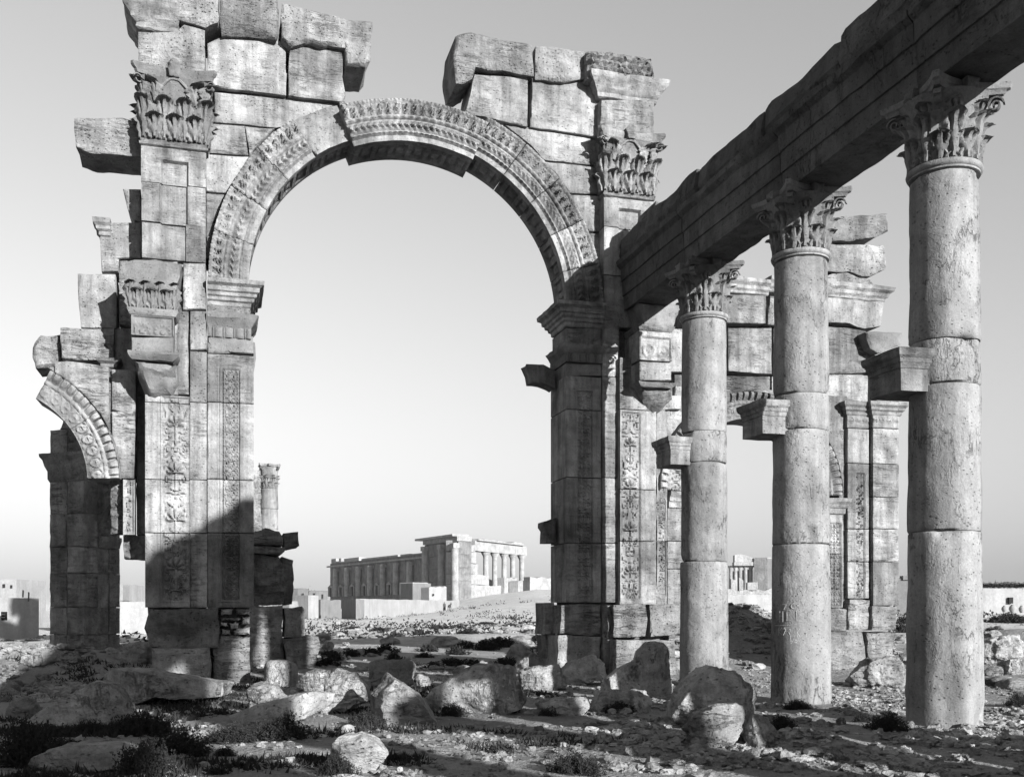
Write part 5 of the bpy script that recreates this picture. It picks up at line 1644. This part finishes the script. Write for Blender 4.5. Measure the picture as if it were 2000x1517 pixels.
# ------------------------------------------------------------------ the plain: walls, village, temple
def plaster(name, base):
    s = NT(name)
    v = s.coords()
    a = s.noise(v, .5, 5, .6); b = s.noise(v, 5, 5, .65); st = s.noise(s.scaled(v, (2, 2, .25)), 1.0, 4)
    c = s.math('MULTIPLY', s.mapr(a, .3, .7, .85, 1.12), s.mapr(b, .3, .7, .88, 1.1))
    c = s.math('MULTIPLY', c, s.mapr(st, .35, .6, .86, 1.0))
    return s.out(s.math('MULTIPLY', c, base), s.bump(b, .6, .05))
M_MUD = plaster('mud_plaster', .22)
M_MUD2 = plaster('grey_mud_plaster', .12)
M_DARK = plaster('dark_opening', .02)
M_WOOD = plaster('old_wood', .08)
def fbox(a, b, z0, z1, t, res=1.0, rough=.0, sd=0):
    """wall from ground point a to b, thickness t behind it (to the left of a->b)"""
    a, b = np.array(a, float), np.array(b, float)
    L = np.linalg.norm(b - a)
    d = (b - a) / L
    nn = np.array([-d[1], d[0]])
    n = max(1, int(L / res))
    rings = []
    for k in range(n + 1):
        p = a + d * L * k / n
        q = p + nn * t
        jt = rough * fbm(np.array([[p[0] * .9, p[1] * .9, sd + .5]]), 3, sd)[0] if rough else 0
        rings.append([(p[0], p[1], z0), (p[0], p[1], z1 + jt), (q[0], q[1], z1 + jt), (q[0], q[1], z0)])
    V, Fc = loft(np.array(rings))
    return V, Fc
def rel(V, o):
    return np.asarray(V) - np.array([o[0], o[1], o[2]])
def XY(u, Y):
    return ((u - CX) / F * Y, Y)
def ZV(v, Y):
    return EYE + (VH - v) / F * Y
def wallthing(name, label, category, u0, u1, v0, v1, Y0, Y1=None, t=.5, mat=None, rough=.05, zb=None):
    Y1 = Y1 or Y0
    a, b = XY(u0, Y0), XY(u1, Y1)
    base = (a[0], a[1], gz(*a))
    e = empty(name, base, 0, label, category)
    V, Fc = fbox(a, b, min(gz(*a), gz(*b)) - .6, ZV(v0, (Y0 + Y1) / 2), t, .5, rough, seed())
    mk('wall', rel(V, base), Fc, mat or M_MUD, e, 30)
    return e, base
def opening(root, base, u0, u1, v0, v1, Y):
    pbox(root, base, 'window', u0, u1, v0, v1, Y, .3, M_DARK, .12)

def pbox(root, base, name, u0, u1, v0, v1, Y, t, mat, out=0.0):
    a, b = XY(u0, Y - out), XY(u1, Y - out)
    V, Fc = fbox(a, b, ZV(v1, Y - out), ZV(v0, Y - out), t, 5)
    return mk(name, rel(V, base), Fc, mat, root, 30)
# pale walls at the left
e, b = wallthing('mud_wall', 'long pale mud wall with a small barred window at the far left edge', 'wall', -60, 76, 1166, 1255, 56, 60, .5)
pbox(e, b, 'window', 2, 9, 1194, 1211, 57.0, .3, M_DARK, -.02 + .2)
for q in (1199.5, 1205):
    pbox(e, b, 'window_bar', 2, 9, q - .6, q + .6, 56.7, .05, M_MUD, .0)
e, b = wallthing('mud_house', 'faint pale house standing behind the long mud wall at the far left', 'house', -40, 32, 1131, 1200, 95, 95, 6)
opening(e, b, 5, 9, 1140, 1147, 95); opening(e, b, 20, 23, 1142, 1148, 95)
wallthing('mud_wall', 'pale courtyard wall seen between the rear arch pier and the left pier', 'wall', 180, 330, 1174, 1236, 62, 66, .5)
e, b = wallthing('mud_house', 'small mud house with a dark gable end, seen over the courtyard wall', 'house', 240, 282, 1142, 1190, 84, 90, 5, mat=M_MUD)
V, Fc = fbox(XY(231, 88), XY(240, 84), -.5, ZV(1144, 86), .5, 5)
mk('gable_wall', rel(V, b), Fc, M_MUD2, e, 30)
for u, v0, v1, lb in ((47, 1154, 1166, 'short dark post rising above the mud wall, the left of the two'), (58, 1158, 1174, 'short dark post rising above the mud wall, the right of the two')):
    x, Y = XY(u, 58.5)
    V, Fc = tube([(0, 0, 0), (0.02, 0, (v1 - v0) * Y / F), (.0, 0, (v1 - v0 + 2) * Y / F)], .045, 6)
    o = mk('wall_post', V, Fc, M_WOOD, None, 50, label=lb, category='post')
    o.location = (x, Y - .15, ZV(v1, Y))
# the temple precinct
K = np.array(XY(895, 280.0))
DL = np.array([-.507, .862]); DR = np.array([.477, .879])
def tL(u):
    a = (u - CX) / F
    return (a * K[1] - K[0]) / (DL[0] - a * DL[1])
def tR(u):
    a = (u - CX) / F
    return (a * K[1] - K[0]) / (DR[0] - a * DR[1])
def zL(u, v):
    return ZV(v, K[1] + DL[1] * tL(u))
def zR(u, v):
    return ZV(v, K[1] + DR[1] * tR(u))
kb = (K[0], K[1], gz(*K))
tem = empty('temple_precinct', kb, 0, 'large ruined temple precinct with pilastered wall and a row of columns in the distance', 'temple')
def tw(name, p, q, z0, z1, t, mat=None, res=4, rough=0.0):
    V, Fc = fbox(p, q, z0, z1, t, res, rough, seed())
    return mk(name, rel(V, kb), Fc, mat or M_FAR, tem, 30)
PL = lambda u, out=0: K + DL * tL(u) + np.array([-.862, -.507]) * out
PR = lambda u, out=0: K + DR * tR(u) + np.array([.879, -.477]) * out
ZB = 2.0
cw = tw('curtain_wall', PL(645), PL(829), ZB, zL(735, 1091), 3.0, M_FARSHADE)
tw('cornice', PL(643, 1.0), PL(829, 1.0), zL(735, 1099), zL(735, 1096), 3.0)
for u0, u1 in ((648, 657), (663, 667), (673, 702), (707, 778), (783, 800), (806, 826)):
    tw('parapet_stone', PL(u0, .2), PL(u1, .2), zL(735, 1091), zL((u0 + u1) / 2, 1094 - (u0 - 645) * .067 - 3), 2.5)
def shaft(p, z0, z1, r):
    ph = np.arange(12) * 2 * math.pi / 12
    R = [np.column_stack([p[0] + np.cos(ph) * q, p[1] + np.sin(ph) * q, np.full(12, z)]) for q, z in ((r, z0), (r * .95, z1 - .3), (r, z1))]
    V, Fc = loft(np.array(R))
    return mk('engaged_column', rel(V, kb), Fc, M_FAR, tem, 40)
for u in (660.4, 682.8, 705, 728, 753, 778.7, 805.7):
    pl = shaft(PL(u, .9), zL(735, 1163), zL(735, 1104), 1.0)
    V, Fc = fbox(PL(u - 2.6, 1.5), PL(u + 2.6, 1.5), zL(735, 1109), zL(735, 1103.5), 2.0)
    mk('pilaster_capital', rel(V, kb), Fc, M_FAR, pl, 30)
for u in (649, 669, 691.5, 715, 739.5, 764):
    wd = tw('window', PL(u - 2.6, .35), PL(u + 2.6, .35), zL(735, 1162), zL(735, 1143), .3, M_DARK)
    for s_ in (-1, 1):
        V, Fc = fbox(PL(u + s_ * 3.6 - .7, .8), PL(u + s_ * 3.6 + .7, .8), zL(735, 1162), zL(735, 1143), .8)
        mk('window_jamb', rel(V, kb), Fc, M_FAR, wd, 30)
    pa, pb_, pm = PL(u - 5, .9), PL(u + 5, .9), PL(u, .9)
    zz0, zz1 = zL(735, 1143), zL(735, 1137)
    bk_ = np.array([.862, .507]) * .9
    V = [(pa[0], pa[1], zz0), (pb_[0], pb_[1], zz0), (pm[0], pm[1], zz1), (pa[0] + bk_[0], pa[1] + bk_[1], zz0), (pb_[0] + bk_[0], pb_[1] + bk_[1], zz0), (pm[0] + bk_[0], pm[1] + bk_[1], zz1)]
    mk('window_pediment', rel(V, kb), [(0, 1, 2), (5, 4, 3), (0, 2, 5, 3), (1, 4, 5, 2), (0, 3, 4, 1)], M_FAR, wd, 0)
# corner pavilion
for (v0, v1) in ((1060, 1085), (1085, 1110), (1110, 1135), (1135, 1175)):
    tw('pavilion_wall', PL(829.5), PL(895), zL(862, v1) if v1 < 1170 else ZB, zL(862, v0) - .08, 4.0, M_FARSHADE)
tw('pavilion_entablature', PL(829, .5), PL(896, .5), zL(862, 1060), zL(862, 1051), 4.5)
tw('pavilion_cornice', PL(820, 1.6), PL(894, 1.6), zL(862, 1051), zL(862, 1047), 5.0)
for u in (834, 865.6, 892):
    pl = shaft(PL(u, .5), ZB, zL(862, 1068), 1.1)
    V, Fc = fbox(PL(u - 3.4, 1.5), PL(u + 3.4, 1.5), zL(862, 1073), zL(862, 1064), 1.8)
    mk('pilaster_capital', rel(V, kb), Fc, M_FAR, pl, 30)
for u0, u1, v0, v1 in ((896, 913, 1055, 1075), (896, 930, 1077, 1098), (896, 934, 1099, 1120), (896, 955, 1121, 1140), (896, 990, 1141, 1180), (914, 928, 1062, 1076)):
    tw('pavilion_wall', PR(u0), PR(u1), zR(910, v1) if v1 < 1170 else ZB, zR(910, v0), -4.0 * -1, rough=.35, res=1.5)
tw('colonnade_entablature', PR(928), PR(1029), zR(980, 1080), zR(980, 1061), 3.0)
tw('colonnade_cornice', PR(930, .8), PR(1020, .8), zR(980, 1061), zR(980, 1057.5), 4.0, rough=.5, res=2)
for k, u in enumerate((951.5, 969, 987.4, 1004, 1021.6)):
    p = PR(u) + np.array([-.4, .8])
    zt_ = zR(980, 1081)
    N = 12
    ph = np.arange(N) * 2 * math.pi / N
    R = [np.column_stack([p[0] + np.cos(ph) * r, p[1] + np.sin(ph) * r, np.full(N, z)]) for r, z in ((.8, 3.0), (.75, zt_ - 2.0), (.72, zt_ - 1.6), (.85, zt_ - 1.0), (1.35, zt_ - .1), (1.35, zt_))]
    V, Fc = loft(np.array(R))
    mk('column', rel(V, kb), Fc, M_FAR, tem, 40)
for u0, u1, v in ((955, 985, 1133), (985, 1012, 1128), (1012, 1035, 1134), (1035, 1090, 1128)):
    p, q = XY(u0, 300), XY(u1, 306)
    V, Fc = fbox(p, q, 1.0, ZV(v, 303), 3.0, 1.2, .5, seed())
    mk('broken_wall', rel(V, kb), Fc, M_FAR, tem, 30)
# white compound wall; the grey of its end is shade put into the plaster
ca = XY(703, 186)
e = empty('compound_wall', (ca[0], ca[1], gz(*ca)), 0, 'long white compound wall with a grey shaded end below the temple', 'wall')
bb = (ca[0], ca[1], gz(*ca))
V, Fc = fbox(ca, XY(897, 232), -1, ZV(1169, 190), .8, 2.0, .12, 5)
mk('wall', rel(V, bb), Fc, M_MUD, e, 30)
V, Fc = fbox(XY(667, 197), ca, -1, ZV(1171, 190), .8, 2.0, .05, 6)
mk('end_wall', rel(V, bb), Fc, M_MUD2, e, 30)
e, b = wallthing('mud_house', 'pale mud house with ragged top under the temple pavilion', 'house', 838, 872, 1146, 1166, 255, 259, 5, rough=.5)
opening(e, b, 845, 848, 1159, 1163, 255.5)
wallthing('mud_house', 'bright flat roofed house in front of the pilastered temple wall', 'house', 806, 836, 1137, 1150, 268, 272, 5)
wallthing('mud_house', 'low grey house in front of the pilastered temple wall', 'house', 782, 806, 1139, 1166, 262, 256, 5, mat=M_MUD2)
e, b = wallthing('mud_house', 'low dark house left of the temple, farther from it', 'house', 582, 602, 1149, 1168, 210, 214, 5, mat=M_MUD2, rough=.2)
opening(e, b, 590, 593, 1158, 1164, 211)
e, b = wallthing('mud_house', 'low dark house touching the left end of the temple wall', 'house', 604, 640, 1153, 1172, 215, 221, 5, mat=M_MUD2, rough=.3)
opening(e, b, 612, 615, 1158, 1163, 216); opening(e, b, 627, 631, 1160, 1168, 219)
wallthing('mud_house', 'small white cube house before the two dark houses', 'house', 602, 622, 1162, 1173, 200, 202, 4)
wallthing('mud_wall', 'low dark broken wall left of the grey end of the compound wall', 'wall', 626, 666, 1171, 1186, 205, 209, 1.0, mat=M_MUD2, rough=.3)
# whitewashed tower
x, Y = XY(574, 120)
R = [[(-w_, -w_, z), (w_, -w_, z), (w_, w_, z), (-w_, w_, z)] for w_, z in ((.62, -.5), (.58, .5), (.42, 2.3), (.36, 2.6), (.34, 2.62))]
V, Fc = loft(np.array(R))
o = mk('stone_marker', V, Fc, M_MUD, None, 30, label='white tapering pillar at the edge of the rear pier', category='pillar')
o.location = (x, Y, gz(x, Y))
# small tree by the village
def tree(x, Y, h, label):
    e = empty('tree', (x, Y, gz(x, Y)), 0, label, 'tree')
    V, Fc = tube([(0, 0, -.3), (.1, 0, h * .35), (-.1, .1, h * .6)], [.25, .18, .1], 7)
    mk('trunk', V, Fc, M_WOOD, e, 50)
    r = np.random.default_rng(9)
    qs = []
    for k in range(900):
        c = np.array([r.normal(0, h * .32), r.normal(0, h * .25), h * .72 + r.normal(0, h * .13)])
        if fbm(np.array([c * .8]), 2, 6)[0] < -.1: continue
        d = r.normal(size=3); d /= np.linalg.norm(d); f_ = np.cross(d, r.normal(size=3)); f_ /= np.linalg.norm(f_)
        qs.append([c - f_ * .15, c + d * .5, c + f_ * .15])
    Q = np.array(qs).reshape(-1, 3)
    mk('crown', Q, (np.arange(len(qs))[:, None] * 3 + np.arange(3)).tolist(), M_SHRUB, e, 0)
tree(*XY(594, 230), 5.5, 'dark ragged tree above the low houses left of the temple')
# second distant ruin seen between the columns
rb_ = XY(1428, 185)
rb_ = (rb_[0], rb_[1], gz(*rb_))
rt = empty('ruined_portico', rb_, 0, 'distant ruined portico of columns with a dark tower wall, between the first two columns', 'ruin')
RP = lambda u, Y=185.0: np.array(XY(u, Y))
def rw(name, u0, u1, v0, v1, Y=185.0, Yb=None, t=2.0, mat=None, rough=.0):
    V, Fc = fbox(RP(u0, Y), RP(u1, Yb or Y), ZV(v1, Y), ZV(v0, Y), t, 1.0, rough, seed())
    return mk(name, rel(V, rb_), Fc, mat or M_FAR, rt, 30)
rw('entablature', 1434, 1486, 1097, 1104, 184.6, rough=0.0, t=1.6)
rw('attic', 1435, 1483, 1087, 1097, 184.8, rough=.6, t=1.4)
for u in (1427, 1436.5, 1446, 1456, 1466.5, 1477):
    p = RP(u + 1.5, 185.2)
    N = 12
    ph = np.arange(N) * 2 * math.pi / N
    zt_, zb_ = ZV(1104, 185), ZV(1148, 185)
    R = [np.column_stack([p[0] + np.cos(ph) * r, p[1] + .6 + np.sin(ph) * r, np.full(N, z)]) for r, z in ((.34, zb_ - 3), (.32, zt_ - .7), (.36, zt_ - .5), (.52, zt_ - .05), (.52, zt_))]
    V, Fc = loft(np.array(R))
    mk('column', rel(V, rb_), Fc, M_FAR, rt, 40)
rw('rear_wall', 1434, 1480, 1115, 1160, 192, rough=.6, mat=M_MUD2)
rw('tower_wall', 1483, 1499, 1092, 1165, 186, 183, 3.0, mat=M_MUD2)
rw('tower_wall', 1499, 1520, 1088, 1165, 183, 187, 2.5)
rw('base_wall', 1420, 1530, 1152, 1200, 178, rough=.5, t=1)
for k, (u0, u1, v0, v1) in enumerate(((1428, 1440, 1133, 1152), (1444, 1452, 1126, 1152), (1460, 1480, 1138, 1152))):
    rw('rubble_heap', u0, u1, v0, v1, 181, rough=.8, t=1.2)
wallthing('mud_wall', 'pale wall with an arched opening below the distant portico', 'wall', 1418, 1530, 1161, 1184, 120, 122, .6, rough=.1)
# right: walled enclosure, pots, broken wall behind the nearest column
e, b = wallthing('mud_wall', 'pale enclosure wall with a small window and brushwood top at the right edge', 'wall', 1880, 2060, 1148, 1195, 78, 79, .5)
pbox(e, b, 'window', 1971, 1979, 1166, 1178, 78.5, .3, M_DARK, .25)
Q = []
r = np.random.default_rng(12)
for k in range(2200):
    u = r.uniform(1880, 2060)
    x, Y = XY(u, 78.7)
    c = np.array([x, Y + r.normal(0, .15), ZV(1147, 78.7) + abs(r.normal(0, .13)) + .05])
    d = r.normal(size=3); d /= np.linalg.norm(d); f_ = np.cross(d, r.normal(size=3)); f_ /= np.linalg.norm(f_)
    Q.append([c - f_ * .03, c + d * .25, c + f_ * .03])
Q = np.array(Q).reshape(-1, 3)
mk('brushwood_coping', rel(Q, b), np.arange(len(Q)).reshape(-1, 3).tolist(), M_SHRUB, e, 0, kind='stuff')
def jar(u, v, h, label):
    x, Y = XY(u, 74.0)
    z = gz(x, Y)
    N = 16
    ph = np.arange(N) * 2 * math.pi / N
    H = h * Y / F
    R = [np.column_stack([np.cos(ph) * r * H, np.sin(ph) * r * H, np.full(N, t * H)]) for t, r in ((-.1, .25), (.1, .36), (.35, .46), (.6, .46), (.8, .34), (.9, .22), (1.0, .25), (1.0, .18), (.9, .15))]
    V, Fc = loft(np.array(R))
    o = mk('storage_jar', V, Fc, M_MUD, None, 40, label=label, category='jar', group='jars along the enclosure wall')
    o.location = (x, Y, max(z, ZV(v, Y)))
jar(1962, 1194, 12, 'pale storage jar, leftmost of the three before the enclosure wall')
jar(1978, 1195, 15, 'largest pale storage jar, below the small window of the enclosure wall')
jar(1996, 1195, 13, 'pale storage jar at the right edge of the picture')
e, b = wallthing('broken_wall', 'stepped dark remnant of wall just left of the nearest column', 'wall', 1748, 1790, 1130, 1200, 90, 90, 1.0, mat=M_MUD2, rough=.3)
V, Fc = fbox(XY(1764, 89.8), XY(1790, 89.8), ZV(1132, 90), ZV(1124, 90), .8, 5)
mk('upper_course', rel(V, b), Fc, M_MUD2, e, 30)

# ------------------------------------------------------------------ man leading an animal on the track
M_CLOTH = plaster('dark_wool', .05)
M_SKIN = plaster('skin', .12)
M_HIDE = plaster('dark_hide', .04)
def skinned(name, joints, edges, mat, parent=None, root=0, **props):
    me = bpy.data.meshes.new(name)
    me.from_pydata([j[:3] for j in joints], edges, [])
    me.update()
    o = bpy.data.objects.new(name, me)
    COL.objects.link(o)
    bpy.context.view_layer.objects.active = o
    bpy.ops.mesh.customdata_skin_add()
    for k, j in enumerate(joints):
        rr = j[3] if isinstance(j[3], tuple) else (j[3], j[3])
        me.skin_vertices[0].data[k].radius = rr
        me.skin_vertices[0].data[k].use_root = (k == root)
    sm = o.modifiers.new('skin', 'SKIN'); sm.use_smooth_shade = True
    ss = o.modifiers.new('smooth', 'SUBSURF'); ss.levels = 1; ss.render_levels = 1
    me.materials.append(mat)
    if parent: o.parent = parent
    for k, v in props.items():
        o[k] = v
    return o
px_, py_ = XY(868, 196.0)
man = empty('person', (px_, py_, gz(px_, py_)), .3, 'person in a dark robe and head cloth walking away beside a dark animal', 'person')
skinned('body', [(0, 0, .95, .15), (0, 0, 1.2, .17), (0, 0, 1.42, .15), (0, 0, 1.5, .06), (0, -.02, 1.62, .1), (0, -.02, 1.72, .08),
                 (.19, 0, 1.4, .07), (.25, .02, 1.12, .05), (.24, -.08, .88, .04), (-.19, 0, 1.4, .07), (-.26, -.02, 1.12, .05), (-.3, -.14, .92, .04),
                 (.1, .02, .88, .1), (.1, -.06, .48, .07), (.1, .06, .06, .05), (.1, -.08, .03, .04), (-.1, -.02, .88, .1), (-.1, .08, .48, .07), (-.1, .18, .08, .05), (-.1, .06, .03, .04)],
        [(0, 1), (1, 2), (2, 3), (3, 4), (4, 5), (2, 6), (6, 7), (7, 8), (2, 9), (9, 10), (10, 11), (0, 12), (12, 13), (13, 14), (14, 15), (0, 16), (16, 17), (17, 18), (18, 19)], M_SKIN, man)
N = 18
ph = np.arange(N) * 2 * math.pi / N
R = [np.column_stack([np.cos(ph) * a, np.sin(ph) * b_, np.full(N, z)]) for a, b_, z in ((.27, .25, .22), (.25, .22, .6), (.21, .18, .95), (.23, .18, 1.2), (.27, .17, 1.38), (.16, .13, 1.47), (.08, .08, 1.5))]
V, Fc = loft(np.array(R))
mk('robe', V, Fc, M_CLOTH, man, 60)
R = [np.column_stack([np.cos(ph) * a, np.sin(ph) * a - .02, np.full(N, z)]) for a, z in ((.16, 1.46), (.14, 1.58), (.135, 1.68), (.11, 1.76), (.04, 1.8))]
V, Fc = loft(np.array(R))
mk('head_cloth', V, Fc, M_MUD2, man, 60)
ax_, ay_ = XY(878, 195.0)
an = skinned('donkey', [(0, 0, .95, (.22, .26)), (0, -.45, .98, (.24, .27)), (0, .4, .98, (.2, .24)), (0, .62, 1.15, .12), (0, .85, 1.38, .1), (0, 1.0, 1.36, .09), (0, 1.2, 1.2, .06),
                        (.06, .9, 1.5, .03), (.08, .88, 1.66, .025), (-.06, .9, 1.5, .03), (-.08, .88, 1.66, .025),
                        (.13, .42, .75, .09), (.13, .45, .42, .055), (.13, .42, .04, .05), (-.13, .42, .75, .09), (-.13, .38, .42, .055), (-.13, .44, .04, .05),
                        (.14, -.48, .78, .12), (.14, -.36, .62, .08), (.14, -.55, .4, .05), (.14, -.5, .04, .05), (-.14, -.48, .78, .12), (-.14, -.4, .62, .08), (-.14, -.6, .4, .05), (-.14, -.54, .04, .05),
                        (0, -.72, 1.02, .04), (0, -.78, .6, .025)],
             [(0, 1), (0, 2), (2, 3), (3, 4), (4, 5), (5, 6), (4, 7), (7, 8), (4, 9), (9, 10), (2, 11), (11, 12), (12, 13), (2, 14), (14, 15), (15, 16), (1, 17), (17, 18), (18, 19), (19, 20), (1, 21), (21, 22), (22, 23), (23, 24), (1, 25), (25, 26)],
             M_HIDE, None, label='dark donkey seen from behind beside the walking person', category='donkey')
an.location = (ax_, ay_, gz(ax_, ay_))
an.rotation_euler = (0, 0, -.25)

# ------------------------------------------------------------------ air: a little haze over the plain
hz = NT('haze_air')
for l in list(hz.t.links):
    hz.t.links.remove(l)
vol = hz.n('ShaderNodeVolumePrincipled', {'Color': (1, 1, 1, 1), 'Density': 0.00008, 'Anisotropy': 0.0})
hz.t.links.new(vol.outputs[0], hz.t.nodes['Material Output'].inputs['Volume'])
top = 26.0
xs, ys = (gx[0] - 40, gx[-1] + 40), (gy[0] - 40, gy[-1] + 40)
V = [(x, y, z) for z in (-4.0, top) for y in ys for x in xs]
mk('haze', V, [(0, 2, 3, 1), (4, 5, 7, 6), (0, 1, 5, 4), (2, 6, 7, 3), (0, 4, 6, 2), (1, 3, 7, 5)], hz.m, None, 0, kind='stuff')
